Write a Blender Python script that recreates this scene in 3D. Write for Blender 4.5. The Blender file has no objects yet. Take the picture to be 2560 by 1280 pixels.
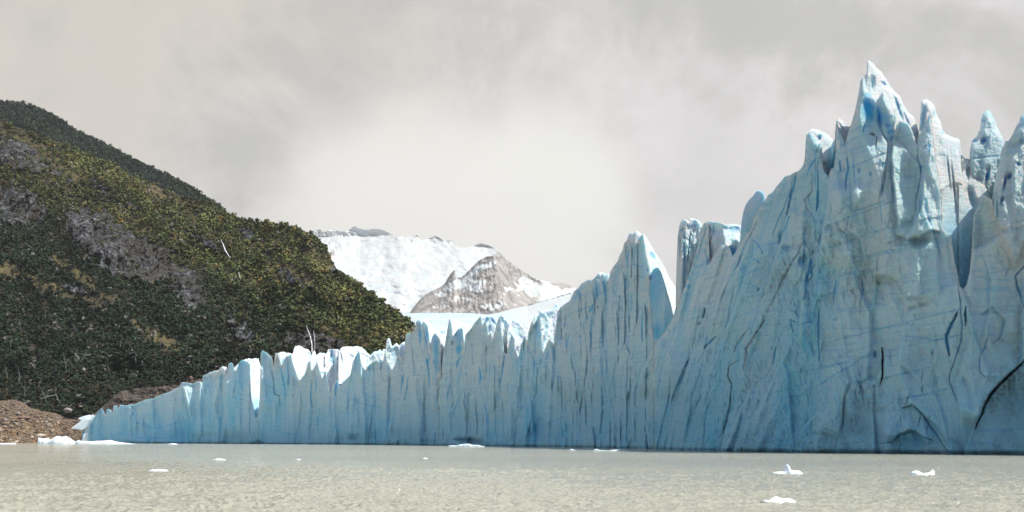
import bpy, math, random
import numpy as np
from math import radians
random.seed(7)
RNG = np.random.default_rng(11)
S = bpy.context.scene
COL = S.collection

# ------------------------------------------------------------------ camera
F, YH, HC = 2844.0, 1098.0, 3.0          # focal length in px of a 2560 px wide frame, horizon row, eye height
cam = bpy.data.cameras.new('camera'); camo = bpy.data.objects.new('camera', cam); COL.objects.link(camo)
cam.sensor_width = 36; cam.lens = F / 2560 * 36; cam.shift_y = (YH - 640) / 2560
cam.clip_start = 0.5; cam.clip_end = 60000
camo.location = (0, 0, HC); camo.rotation_euler = (radians(90), 0, 0)
S.camera = camo

# ------------------------------------------------------------------ sun, sky, exposure
SUN_EL, SUN_DIR = radians(59), (0.95, -0.312)
sun = bpy.data.lights.new('sun', 'SUN'); suno = bpy.data.objects.new('sun', sun); COL.objects.link(suno)
sun.energy = 5.0; sun.angle = radians(0.53); sun.color = (1.0, 0.95, 0.87)
from mathutils import Vector
sd = Vector((SUN_DIR[0]*math.cos(SUN_EL), SUN_DIR[1]*math.cos(SUN_EL), math.sin(SUN_EL))).normalized()
suno.rotation_euler = sd.to_track_quat('Z', 'Y').to_euler()
S.view_settings.view_transform = 'Standard'; S.view_settings.look = 'None'
S.view_settings.exposure = 0.30; S.view_settings.gamma = 1.0

W = bpy.data.worlds.new("World"); S.world = W; W.use_nodes = True
nt = W.node_tree; nt.nodes.clear()
def N(tree, typ, **kw):
    n = tree.nodes.new(typ)
    for k, v in kw.items(): setattr(n, k, v)
    return n
def L(tree, a, b): tree.links.new(a, b)
out = N(nt, 'ShaderNodeOutputWorld')
sky = N(nt, 'ShaderNodeTexSky', sky_type='NISHITA', sun_disc=False)
sky.sun_elevation = SUN_EL; sky.sun_rotation = math.atan2(SUN_DIR[0], SUN_DIR[1])
bg1 = N(nt, 'ShaderNodeBackground'); bg1.inputs['Strength'].default_value = 0.13
L(nt, sky.outputs[0], bg1.inputs[0])
tc = N(nt, 'ShaderNodeTexCoord')
def wdir(px, py):
    return Vector(((px-1280)/F, 1.0, (YH-py)/F)).normalized()
def lobe(px, py, k):
    d = N(nt, 'ShaderNodeVectorMath', operation='DOT_PRODUCT'); L(nt, tc.outputs['Generated'], d.inputs[0]); d.inputs[1].default_value = wdir(px, py)
    m = N(nt, 'ShaderNodeMapRange', interpolation_type='SMOOTHERSTEP'); L(nt, d.outputs['Value'], m.inputs[0])
    m.inputs[1].default_value = math.cos(k); m.inputs[2].default_value = 1.0
    return m.outputs[0]
def mixc(a, b, f, bt='MIX'):
    m = N(nt, 'ShaderNodeMix', data_type='RGBA', blend_type=bt)
    for sck, v in ((m.inputs[6], a), (m.inputs[7], b), (m.inputs[0], f)):
        if isinstance(v, (tuple, float, int)): sck.default_value = v if not isinstance(v, tuple) else (*v, 1)
        else: L(nt, v, sck)
    return m.outputs[2]
def wnoise(scale, detail, sc, rough=0.5, dist=0.0, off=(0,0,0)):
    mp = N(nt, 'ShaderNodeMapping'); L(nt, tc.outputs['Generated'], mp.inputs[0]); mp.inputs['Scale'].default_value = sc; mp.inputs['Location'].default_value = off
    n = N(nt, 'ShaderNodeTexNoise'); L(nt, mp.outputs[0], n.inputs['Vector'])
    n.inputs['Scale'].default_value = scale; n.inputs['Detail'].default_value = detail; n.inputs['Roughness'].default_value = rough; n.inputs['Distortion'].default_value = dist
    return n.outputs['Fac']
def wramp(v, a, b, c=0.0, d=1.0):
    m = N(nt, 'ShaderNodeMapRange', interpolation_type='SMOOTHSTEP'); L(nt, v, m.inputs[0])
    m.inputs[1].default_value = a; m.inputs[2].default_value = b; m.inputs[3].default_value = c; m.inputs[4].default_value = d
    return m.outputs[0]
# overcast cloud colours (linear): grey base, warm left, pale right, bright patch over the far peaks
def wmul(a, k):
    m = N(nt, 'ShaderNodeMath', operation='MULTIPLY'); L(nt, a, m.inputs[0]); m.inputs[1].default_value = k; return m.outputs[0]
cloud = mixc((0.52, 0.51, 0.49), (0.80, 0.785, 0.76), wramp(wnoise(4.2, 6, (1, 1, 1.2), 0.6, 0.4, (3, 1, 2)), 0.36, 0.64))
cloud = mixc(cloud, (0.65, 0.595, 0.53), wmul(lobe(-100, 260, 0.60), 0.9))
cloud = mixc(cloud, (0.74, 0.72, 0.73), wmul(lobe(2500, 300, 0.60), 0.55))
cloud = mixc(cloud, (0.80, 0.78, 0.745), wmul(lobe(700, 470, 0.12), 0.6))
cloud = mixc(cloud, (0.47, 0.465, 0.45), wmul(wramp(wnoise(6.5, 7, (1, 1, 1.1), 0.6, 0.35, (1.5, 0.3, 0)), 0.42, 0.64), 0.85))
cloud = mixc(cloud, (0.93, 0.925, 0.865), wmul(lobe(1340, 540, 0.115), 0.85))
cloud = mixc(cloud, (0.90, 0.885, 0.835), wmul(lobe(1050, 640, 0.17), 0.97))
bg2 = N(nt, 'ShaderNodeBackground'); L(nt, cloud, bg2.inputs[0]); bg2.inputs['Strength'].default_value = 0.85
# clouds fill the view to the north; behind and overhead the cover breaks and blue shows
sep = N(nt, 'ShaderNodeSeparateXYZ'); L(nt, tc.outputs['Generated'], sep.inputs[0])
front = wramp(sep.outputs['Y'], 0.15, 0.62)
brk = wramp(wnoise(3.2, 5, (1, 1, 1), 0.55, 0.3), 0.55, 0.70)
mx = N(nt, 'ShaderNodeMath', operation='MAXIMUM'); L(nt, front, mx.inputs[0]); L(nt, brk, mx.inputs[1])
ms = N(nt, 'ShaderNodeMixShader'); L(nt, mx.outputs[0], ms.inputs[0]); L(nt, bg1.outputs[0], ms.inputs[1]); L(nt, bg2.outputs[0], ms.inputs[2])
L(nt, ms.outputs[0], out.inputs['Surface'])

# ------------------------------------------------------------------ numpy noise
_P = np.random.default_rng(5).permutation(256).astype(np.int32); _P = np.concatenate([_P, _P, _P])
_G = np.random.default_rng(6).normal(size=(256, 3)); _G /= np.linalg.norm(_G, axis=1)[:, None]; _G = _G.astype(np.float32)
def perlin(x, y, z=0.0):
    x, y, z = np.broadcast_arrays(np.asarray(x, np.float32), np.asarray(y, np.float32), np.asarray(z, np.float32))
    xi, yi, zi = np.floor(x).astype(np.int32), np.floor(y).astype(np.int32), np.floor(z).astype(np.int32)
    fx, fy, fz = x-xi, y-yi, z-zi
    u, v, w = [t*t*t*(t*(t*6-15)+10) for t in (fx, fy, fz)]
    r = 0
    for i in (0, 1):
        a = _P[(xi+i) & 255]; wx = u if i else 1-u
        for j in (0, 1):
            b = _P[a + ((yi+j) & 255)]; wy = v if j else 1-v
            for k in (0, 1):
                g = _G[_P[b + ((zi+k) & 255)]]
                r = r + wx*wy*(w if k else 1-w)*(g[..., 0]*(fx-i)+g[..., 1]*(fy-j)+g[..., 2]*(fz-k))
    return r*1.6
def fbm(x, y, z=0.0, o=4, r=0.5, ridged=False):
    s, a, t = 0, 1.0, 0
    for i in range(o):
        n = perlin(x*2**i+i*17.3, y*2**i+i*5.1, z*2**i)
        if ridged: n = 1-2*np.abs(n)
        s = s + a*n; t += a; a *= r
    return s/t
def hash2(i, j, k):
    h = (_P[(_P[(_P[i & 255] + j) & 255] + k) & 255])
    return h.astype(np.float32)/255.0
def worley(x, y, seed=0):
    """F1, F2, and a random tilted-plane value of the nearest cell."""
    xi, yi = np.floor(x).astype(np.int32), np.floor(y).astype(np.int32)
    f1 = np.full(x.shape, 9.0, np.float32); f2 = f1.copy(); val = np.zeros(x.shape, np.float32)
    for i in (-1, 0, 1):
        for j in (-1, 0, 1):
            cx, cy = xi+i, yi+j
            dx = cx+hash2(cx, cy, seed)-x; dy = cy+hash2(cx, cy, seed+7)-y
            d = np.sqrt(dx*dx+dy*dy)
            v = (hash2(cx, cy, seed+13)-.5) - dx*(hash2(cx, cy, seed+21)-.5)*1.6 - dy*(hash2(cx, cy, seed+29)-.5)*1.6
            m = d < f1
            f2 = np.where(m, f1, np.minimum(f2, d)); val = np.where(m, v, val); f1 = np.where(m, d, f1)
    return f1, f2, val
def sstep(a, b, x):
    t = np.clip((x-a)/(b-a), 0, 1); return t*t*(3-2*t)

# ------------------------------------------------------------------ mesh and tag helpers
def tag(o, label=None, cat=None, group=None, kind=None):
    if label: o['label'] = label
    if cat: o['category'] = cat
    if group: o['group'] = group
    if kind: o['kind'] = kind
    return o
def mesh_np(name, co, faces, mat, attrs=None, smooth=True, parent=None, ngons=()):
    """co (n,3); faces (m,3|4) int array; extra ngons as lists."""
    me = bpy.data.meshes.new(name)
    co = np.ascontiguousarray(co, np.float32); k = faces.shape[1]
    loops = faces.reshape(-1).astype(np.int32); starts = np.arange(len(faces), dtype=np.int32)*k
    for g in ngons:
        starts = np.append(starts, len(loops)).astype(np.int32); loops = np.concatenate([loops, np.array(g, np.int32)])
    me.vertices.add(len(co)); me.vertices.foreach_set('co', co.reshape(-1))
    me.loops.add(len(loops)); me.loops.foreach_set('vertex_index', loops)
    me.polygons.add(len(starts)); me.polygons.foreach_set('loop_start', starts)
    me.update(calc_edges=True); me.validate()
    if smooth: me.polygons.foreach_set('use_smooth', np.ones(len(me.polygons), bool))
    for an, av in (attrs or {}).items():
        if av.ndim == 1:
            a = me.attributes.new(an, 'FLOAT', 'POINT'); a.data.foreach_set('value', np.ascontiguousarray(av, np.float32))
        else:
            a = me.attributes.new(an, 'FLOAT_COLOR', 'POINT')
            c = np.ones((len(av), 4), np.float32); c[:, :3] = av; a.data.foreach_set('color', c.reshape(-1))
    me.materials.append(mat)
    o = bpy.data.objects.new(name, me); COL.objects.link(o)
    if parent: o.parent = parent
    return o
def to_world(px, py, D):
    return np.stack([(px-1280)/F*D, D, HC+(YH-py)/F*D], -1)
def P(px, py, D): return Vector(((px-1280)/F*D, D, HC+(YH-py)/F*D))

def seg_dist(X, Y, pts, radius, xs=None):
    """distance to a polyline on a column grid (rows, cols); also the signed side of the nearest segment."""
    best = np.full(X.shape, 1e6, np.float32); side = np.zeros(X.shape, np.float32); along = np.zeros(X.shape, np.float32)
    xs = np.maximum.accumulate(X[0]); tot = 0; lens = [math.dist(pts[i], pts[i+1]) for i in range(len(pts)-1)]; T = max(sum(lens), 1e-6)
    for i in range(len(pts)-1):
        (ax, ay), (bx, by) = pts[i], pts[i+1]
        c0 = np.searchsorted(xs, min(ax, bx)-radius); c1 = np.searchsorted(xs, max(ax, bx)+radius)
        if c1 > c0:
            x = X[:, c0:c1]; y = Y[:, c0:c1]; l2 = (bx-ax)**2+(by-ay)**2+1e-9
            t = np.clip(((x-ax)*(bx-ax)+(y-ay)*(by-ay))/l2, 0, 1)
            d = np.sqrt((x-ax-t*(bx-ax))**2+(y-ay-t*(by-ay))**2)
            sd_ = (bx-ax)*(y-ay)-(by-ay)*(x-ax)
            m = d < best[:, c0:c1]
            best[:, c0:c1] = np.where(m, d, best[:, c0:c1]); side[:, c0:c1] = np.where(m, np.sign(sd_), side[:, c0:c1])
            along[:, c0:c1] = np.where(m, (tot+t*lens[i])/T, along[:, c0:c1])
        tot += lens[i]
    return best, side, along
def poly_mask(X, Y, pts, soft=6.0, jit=6.0, jf=0.06):
    """soft 0..1 mask of a polygon with a noisy edge."""
    Xj = X+jit*fbm(X*jf, Y*jf, 3.1, 3); Yj = Y+jit*fbm(X*jf, Y*jf, 9.7, 3)
    ins = np.zeros(X.shape, bool); n = len(pts); dm = np.full(X.shape, 1e6, np.float32)
    x0, x1 = min(p[0] for p in pts)-30, max(p[0] for p in pts)+30; y0, y1 = min(p[1] for p in pts)-30, max(p[1] for p in pts)+30
    sel = (X > x0) & (X < x1) & (Y > y0) & (Y < y1)
    x = Xj[sel]; y = Yj[sel]; ii = np.zeros(x.shape, bool); dd = np.full(x.shape, 1e6)
    for i in range(n):
        (ax, ay), (bx, by) = pts[i], pts[(i+1) % n]
        if ay != by:
            c = ((ay > y) != (by > y)) & (x < (bx-ax)*(y-ay)/(by-ay)+ax); ii ^= c
        l2 = (bx-ax)**2+(by-ay)**2+1e-9; t = np.clip(((x-ax)*(bx-ax)+(y-ay)*(by-ay))/l2, 0, 1)
        dd = np.minimum(dd, np.sqrt((x-ax-t*(bx-ax))**2+(y-ay-t*(by-ay))**2))
    r = np.zeros(X.shape, np.float32); r[sel] = np.where(ii, np.clip(0.5+dd/soft, 0, 1), np.clip(0.5-dd/soft, 0, 1))
    return r

def relief(name, top, D_fn, mat, dx=2.0, rows=100, bot=None, thick=10.0, rim=2.0, jag=1.0, jagf=0.12,
           fine=None, zbot=-1.5, edge=None, parent=None, backdrop=0.6, shape=None):
    """A closed body whose face follows a traced outline; D_fn(X, Y) gives the distance of the face in metres,
    fine(X, Y, D, W) returns (extra distance, attribute dict); the back lies `thick` metres behind."""
    tx = np.array([p[0] for p in top], float); ty = np.array([p[1] for p in top], float)
    for i in range(1, len(tx)):
        if tx[i] <= tx[i-1]: tx[i] = tx[i-1]+0.35
    xs = np.arange(tx[0], tx[-1]+dx*.5, dx)
    yt = np.interp(xs, tx, ty)
    yt = yt + jag*fbm(xs*jagf, xs*0+sum(map(ord, name)) % 97*1.3+(0 if edge is not None else xs[0]*.01), 0.5, 4, 0.6)
    # bottom: either traced or the waterline
    Yw = np.full(xs.shape, YH+5.0)
    for _ in range(4):
        D = D_fn(xs, Yw); Yw = YH+(HC-zbot)*F/D
    yb = Yw
    if bot is not None:
        bx = np.array([p[0] for p in bot], float); by = np.array([p[1] for p in bot], float)
        b = np.interp(xs, bx, by, left=np.nan, right=np.nan); yb = np.where(np.isnan(b), Yw, np.minimum(b, Yw) if zbot > -50 else b)
    yb = np.maximum(yb, yt+0.8)
    v = np.linspace(0, 1, rows)
    y0 = yt.min()-.5; step = np.arange(rows)*0.012
    Xg = np.broadcast_to(xs, (rows, len(xs))).astype(np.float32).copy()
    Yg = np.maximum(y0+(yb-y0)*v[:, None], yt+step[:, None]).astype(np.float32); Yg[-1] = np.maximum(yb, yt+step[-1]+.3)
    D = D_fn(Xg, Yg).astype(np.float32)
    mpp = D/F
    if rim > 0:
        pts = list(zip(xs[::2], yt[::2])); R = rim/float(np.median(mpp))
        # cheap edge distance: vertical and horizontal extents of the outline
        tp = [(a, b) for a, b in zip(tx, ty)] if edge is None else edge
        e, _, _ = seg_dist(Xg, Yg, tp, R*1.2)
        e = np.minimum(e, (Yg-yt)) if True else e
        e = np.clip(e, 0, None)*mpp
        k = np.clip(e/rim, 0, 1)
        rimoff = rim*(1-np.sqrt(np.clip(1-(1-k)**2, 0, 1)))
    else: rimoff = 0; e = np.full(D.shape, 99., np.float32)
    Wd = to_world(Xg, Yg, D)
    attrs = {}
    if fine is not None:
        extra, attrs = fine(Xg, Yg, D, Wd, e)
        D = D+extra*np.clip(0.25+e/ (rim if rim > 0 else 1), 0, 1)
    D = D+rimoff
    Wf = to_world(Xg, Yg, D)
    if shape is not None: Wf = shape(Xg, Yg, Wf)
    # back ring
    nb = 3; back = []
    for i, (f_, dn) in enumerate(((0.5, 0.02), (1.0, 0.15), (1.0, 1.0))):
        q = Wf[0].copy(); q[:, 1] += thick*f_; q[:, 0] += thick*f_*(xs-1280)/F
        zb = Wf[-1, :, 2]; q[:, 2] = Wf[0, :, 2]*(1-dn*backdrop if dn < 1 else 0)+zb*(dn*backdrop if dn < 1 else 1)
        back.append(q)
    co = np.concatenate([Wf, np.stack(back[::-1])], 0); R_, C_ = co.shape[:2]
    idx = np.arange(R_*C_).reshape(R_, C_); nx = np.roll(idx, -1, axis=0)
    f = np.stack([idx[:, :-1], nx[:, :-1], nx[:, 1:], idx[:, 1:]], -1).reshape(-1, 4)
    A = {}
    for k_, a in attrs.items():
        pad = [a[0:1]]*3; A[k_] = np.concatenate([a]+pad, 0); A[k_] = A[k_].reshape(-1, *A[k_].shape[2:])
    o = mesh_np(name, co.reshape(-1, 3), f, mat, A, parent=parent, ngons=[list(idx[::-1, 0]), list(idx[:, -1])])
    return o

# ------------------------------------------------------------------ materials
def mat(name):
    m = bpy.data.materials.new(name); m.use_nodes = True; t = m.node_tree; t.nodes.clear()
    o = N(t, 'ShaderNodeOutputMaterial'); b = N(t, 'ShaderNodeBsdfPrincipled'); L(t, b.outputs[0], o.inputs['Surface'])
    return m, t, b
def attr(t, n, color=False):
    a = N(t, 'ShaderNodeAttribute', attribute_name=n); return a.outputs['Color' if color else 'Fac']
def nz(t, scale, detail=4, sc=(1, 1, 1), rough=0.55, dist=0.0, coord='Object'):
    c = N(t, 'ShaderNodeTexCoord'); mp = N(t, 'ShaderNodeMapping'); L(t, c.outputs[coord], mp.inputs[0]); mp.inputs['Scale'].default_value = sc
    n = N(t, 'ShaderNodeTexNoise'); L(t, mp.outputs[0], n.inputs['Vector']); n.inputs['Scale'].default_value = scale
    n.inputs['Detail'].default_value = detail; n.inputs['Roughness'].default_value = rough; n.inputs['Distortion'].default_value = dist
    return n.outputs['Fac']
def rng_(t, v, a, b, c=0.0, d=1.0):
    m = N(t, 'ShaderNodeMapRange', interpolation_type='SMOOTHSTEP'); L(t, v, m.inputs[0])
    for i, x in enumerate((a, b, c, d)): m.inputs[i+1].default_value = x
    return m.outputs[0]
def mx3(t, a, b, f, bt='MIX'):
    m = N(t, 'ShaderNodeMix', data_type='RGBA', blend_type=bt)
    for sck, v in ((m.inputs[6], a), (m.inputs[7], b), (m.inputs[0], f)):
        if isinstance(v, tuple): sck.default_value = (*v, 1)
        elif isinstance(v, (float, int)): sck.default_value = v
        else: L(t, v, sck)
    return m.outputs[2]
def mth(t, op, a, b):
    m = N(t, 'ShaderNodeMath', operation=op)
    for i, v in enumerate((a, b)):
        if isinstance(v, (float, int)): m.inputs[i].default_value = v
        else: L(t, v, m.inputs[i])
    return m.outputs[0]
def bump(t, b, h, strength, dist):
    n = N(t, 'ShaderNodeBump'); n.inputs['Strength'].default_value = strength; n.inputs['Distance'].default_value = dist
    L(t, h, n.inputs['Height']); L(t, n.outputs[0], b.inputs['Normal']); return n

def make_ice():
    m, t, b = mat('glacier_ice')
    n1 = nz(t, 0.05, 4, (1, 1, 0.35), 0.6); n2 = nz(t, 0.35, 5, (1, 1, 0.5), 0.6); n3 = nz(t, 0.012, 3, (1, 1, 1))
    c = mx3(t, (0.74, 0.92, 0.95), (0.26, 0.74, 0.91), rng_(t, n1, 0.38, 0.75))
    c = mx3(t, c, (0.76, 0.86, 0.82), mth(t, 'MULTIPLY', rng_(t, n3, 0.44, 0.62), 0.75))
    c = mx3(t, c, (0.72, 0.85, 0.90), rng_(t, n2, 0.5, 0.8, 0, 0.45))
    gm = N(t, 'ShaderNodeNewGeometry'); sp = N(t, 'ShaderNodeSeparateXYZ'); L(t, gm.outputs['Position'], sp.inputs[0])
    c = mx3(t, c, (0.14, 0.60, 0.82), mth(t, 'MULTIPLY', rng_(t, sp.outputs['Z'], 42, 0), .6))
    st = nz(t, 1.0, 3, (0.05, 0.05, 1.3), 0.6, 0.2); c = mx3(t, c, (0.28, 0.64, 0.82), rng_(t, st, 0.53, 0.66, 0, 0.45))
    fine_n = nz(t, 2.2, 5, (1, 1, 0.7), 0.7); c = mx3(t, c, (0.78, 0.85, 0.88), rng_(t, fine_n, 0.50, 0.68, 0, 0.6)); c = mx3(t, c, (0.40, 0.66, 0.78), rng_(t, fine_n, 0.48, 0.30, 0, 0.35))
    c = mx3(t, c, (0.05, 0.54, 0.88), attr(t, 'blue'))
    c = mx3(t, c, (0.88, 0.93, 0.95), attr(t, 'sunlit_crust'))  # white weathered crust, also painting sunlight onto lit slabs
    c = mx3(t, c, (0.055, 0.045, 0.036), attr(t, 'dirt_dark'))
    L(t, c, b.inputs['Base Color'])
    b.inputs['Roughness'].default_value = 0.42; b.inputs['IOR'].default_value = 1.31
    b.inputs['Subsurface Weight'].default_value = 0.45; b.inputs['Subsurface Radius'].default_value = (0.25, 1.1, 1.8); b.inputs['Subsurface Scale'].default_value = 1.3
    h = mth(t, 'ADD', nz(t, 1.9, 10, (1, 1, 0.7), 0.78), mth(t, 'MULTIPLY', nz(t, 0.35, 3, (1, 1, 1.6)), 0.6))
    bump(t, b, mth(t, 'ADD', h, mth(t, 'MULTIPLY', st, 0.5)), 1.0, 1.2)
    return m
ICE = make_ice()

def make_snowice():
    m, t, b = mat('snow_and_blue_ice')
    n1 = nz(t, 0.0022, 6, (1, 1, 2.2), 0.62); n2 = nz(t, 0.012, 5, (1, 0.4, 2), 0.6)
    c = mx3(t, (0.56, 0.575, 0.565), (0.42, 0.52, 0.56), attr(t, 'blue'))
    c = mx3(t, c, (0.60, 0.73, 0.76), mth(t, 'MULTIPLY', rng_(t, n1, 0.50, 0.66), 0.55))
    c = mx3(t, c, (0.55, 0.68, 0.72), mth(t, 'MULTIPLY', rng_(t, n2, 0.52, 0.64), 0.45))
    c = mx3(t, c, mx3(t, (0.17, 0.157, 0.148), (0.40, 0.375, 0.35), rng_(t, nz(t, 0.008, 7, (1, 1, 0.5), 0.65), 0.35, 0.65)), attr(t, 'rock'))
    L(t, c, b.inputs['Base Color']); b.inputs['Roughness'].default_value = 0.75
    bump(t, b, nz(t, 0.018, 8, (1, 1, 1), 0.68), 1.0, 13)
    return m
SNOWICE = make_snowice()

def make_berg():
    m, t, b = mat('floating_ice')
    c = mx3(t, (0.82, 0.88, 0.90), (0.45, 0.70, 0.78), rng_(t, nz(t, 2.5, 3), 0.55, 0.75))
    L(t, mx3(t, c, (0.12, 0.10, 0.08), attr(t, 'dirt_dark')), b.inputs['Base Color']); b.inputs['Roughness'].default_value = 0.4
    b.inputs['Subsurface Weight'].default_value = 0.3; b.inputs['Subsurface Radius'].default_value = (0.05, 0.12, 0.2); b.inputs['Subsurface Scale'].default_value = 0.5
    bump(t, b, nz(t, 9, 4), 0.5, 0.03)
    return m
BERG = make_berg()

def make_ground():
    m, t, b = mat('hillside_ground')
    r1 = nz(t, 0.09, 8, (1, 1, 0.3), 0.72); r2 = nz(t, 0.012, 5, (1, 1, 0.5), 0.6)
    rock = mx3(t, (0.010, 0.010, 0.013), (0.29, 0.30, 0.32), rng_(t, r1, 0.46, 0.70))
    rock = mx3(t, rock, (0.05, 0.040, 0.030), mth(t, 'MULTIPLY', rng_(t, r2, 0.46, 0.60), 0.6))
    gr = mx3(t, (0.055, 0.044, 0.018), (0.15, 0.122, 0.045), rng_(t, nz(t, 0.05, 6), 0.35, 0.65))
    soil = mx3(t, (0.020, 0.020, 0.012), (0.055, 0.046, 0.025), rng_(t, nz(t, 0.03, 6), 0.35, 0.65))
    c = mx3(t, soil, gr, attr(t, 'grass')); c = mx3(t, c, rock, attr(t, 'rock'))
    L(t, c, b.inputs['Base Color']); b.inputs['Roughness'].default_value = 0.9
    bump(t, b, nz(t, 0.12, 8, (1, 1, 0.35), 0.75), 1.0, 8)
    return m
GROUND = make_ground()

def make_gravel():
    m, t, b = mat('moraine_gravel')
    c = mx3(t, (0.060, 0.044, 0.032), (0.26, 0.19, 0.13), rng_(t, nz(t, 0.5, 8, (1, 1, 1), 0.75), 0.38, 0.66))
    c = mx3(t, c, (0.24, 0.13, 0.055), mth(t, 'MULTIPLY', attr(t, 'grass'), rng_(t, nz(t, 0.12, 5), 0.42, 0.6)))
    c = mx3(t, c, (0.05, 0.045, 0.045), attr(t, 'rock'))  # dark tint painting the shade on the bank's right end
    L(t, c, b.inputs['Base Color']); b.inputs['Roughness'].default_value = 0.92
    bump(t, b, nz(t, 0.7, 7, (1, 1, 1), 0.75), 1.0, 1.2)
    return m
GRAVEL = make_gravel()

def make_simple(name, a, bcol, scale, rough=0.85, bs=0.0):
    m, t, b = mat(name)
    L(t, mx3(t, a, bcol, rng_(t, nz(t, scale, 5), 0.35, 0.65)), b.inputs['Base Color']); b.inputs['Roughness'].default_value = rough
    if bs: bump(t, b, nz(t, scale*2, 6), 0.9, bs)
    return m
BOULDER = make_simple('boulder_rock', (0.14, 0.12, 0.11), (0.40, 0.36, 0.34), 0.8, 0.9, 0.3)
REDROCK = make_simple('reddish_rock', (0.13, 0.075, 0.065), (0.30, 0.18, 0.16), 0.6, 0.9, 0.3)
BARK = make_simple('weathered_bark', (0.15, 0.145, 0.14), (0.30, 0.29, 0.28), 1.5)
FOAM = make_simple('white_water', (0.45, 0.46, 0.47), (0.70, 0.71, 0.72), 0.4, 0.5, 0.6)

def make_leaf():
    m, t, b = mat('foliage')
    L(t, attr(t, 'tint', True), b.inputs['Base Color']); b.inputs['Roughness'].default_value = 0.75
    b.inputs['Specular IOR Level'].default_value = 0.2
    return m
LEAF = make_leaf()

def make_water():
    m, t, b = mat('silty_lake_water')
    n = nz(t, 0.010, 4, (0.6, 1, 1), 0.5)
    c = mx3(t, (0.43, 0.425, 0.34), (0.34, 0.345, 0.30), rng_(t, n, 0.4, 0.65))
    L(t, c, b.inputs['Base Color']); b.inputs['Roughness'].default_value = 0.09; b.inputs['IOR'].default_value = 1.333
    h = mth(t, 'ADD', nz(t, 2.6, 6, (0.6, 1, 1), 0.65), mth(t, 'MULTIPLY', nz(t, 0.6, 4, (0.6, 1, 1)), 1.2))
    bump(t, b, h, 1.0, 0.42)
    return m
WATER = make_water()

# ------------------------------------------------------------------ water
def build_water():
    xs = np.concatenate([np.linspace(-9000, -400, 40)[:-1], np.arange(-400, 2960, 3.2), np.linspace(2960, 11000, 40)])
    ys = np.concatenate([np.linspace(5200, 1330, 30)[:-1], np.arange(1330, 1130, -0.5), np.arange(1130, 1120, -0.9), np.linspace(1120, 1098.35, 60)])
    X, Y = np.meshgrid(xs, ys); D = HC*F/(Y-YH)
    wx = (X-1280)/F*D; wy = D
    amp = np.clip(70/D, 0.1, 1)
    z = np.zeros(X.shape, np.float32)
    for lam, a, ang in ((2.3, .016, 0.5), (1.5, .020, -0.35), (1.1, .020, 0.9), (0.8, .018, 0.1), (0.6, .014, -0.7)):
        ca, sa = math.cos(ang+1.2), math.sin(ang+1.2)
        ph = (wx*ca+wy*sa)/lam; nn = perlin(wx/lam/2.5, wy/lam/2.5, lam*3)
        z += 3.0*a*np.sin(2*math.pi*(ph+1.3*nn))*(0.5+perlin(wx/lam/5, wy/lam/5, lam))
    z += 0.085*fbm(wx/.8, wy/0.7, 0.2, 3, .6)
    co = np.stack([wx, wy, z*amp], -1)
    R_, C_ = X.shape; idx = np.arange(R_*C_).reshape(R_, C_)
    f = np.stack([idx[:-1, :-1], idx[:-1, 1:], idx[1:, 1:], idx[1:, :-1]], -1).reshape(-1, 4)
    tag(mesh_np('lake_water', co.reshape(-1, 3), f, WATER), kind='structure')
    me = bpy.data.meshes.new('lake_bed')
    me.from_pydata([(-40000, -5000, -6), (40000, -5000, -6), (40000, 42000, -6), (-40000, 42000, -6)], [], [(0, 1, 2, 3)])
    me.materials.append(GRAVEL); o = bpy.data.objects.new('ground', me); COL.objects.link(o); tag(o, kind='structure')
build_water()

# ------------------------------------------------------------------ glacier
WPX = np.array([-200, 180, 560, 960, 1200, 1400, 1560, 1700, 1850, 2050, 2300, 2560, 2900., 3300, 3800])
WD = np.array([990, 860, 750, 605, 505, 430, 366, 305, 268, 244, 228, 213, 196., 172, 150])
_wx = np.linspace(-200, 3800, 4001); _wd = np.interp(_wx, WPX, 1/WD)
_k = np.ones(121)/121; _wd = np.convolve(np.pad(_wd, 60, mode='edge'), _k, 'valid'); _wd = 1/_wd
_wX = (_wx-1280)/F*_wd; _ws = np.concatenate([[0], np.cumsum(np.hypot(np.diff(_wX), np.diff(_wd)))])
def wallD(x): return np.interp(x, _wx, _wd)
def wallS(x): return np.interp(x, _wx, _ws)

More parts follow.
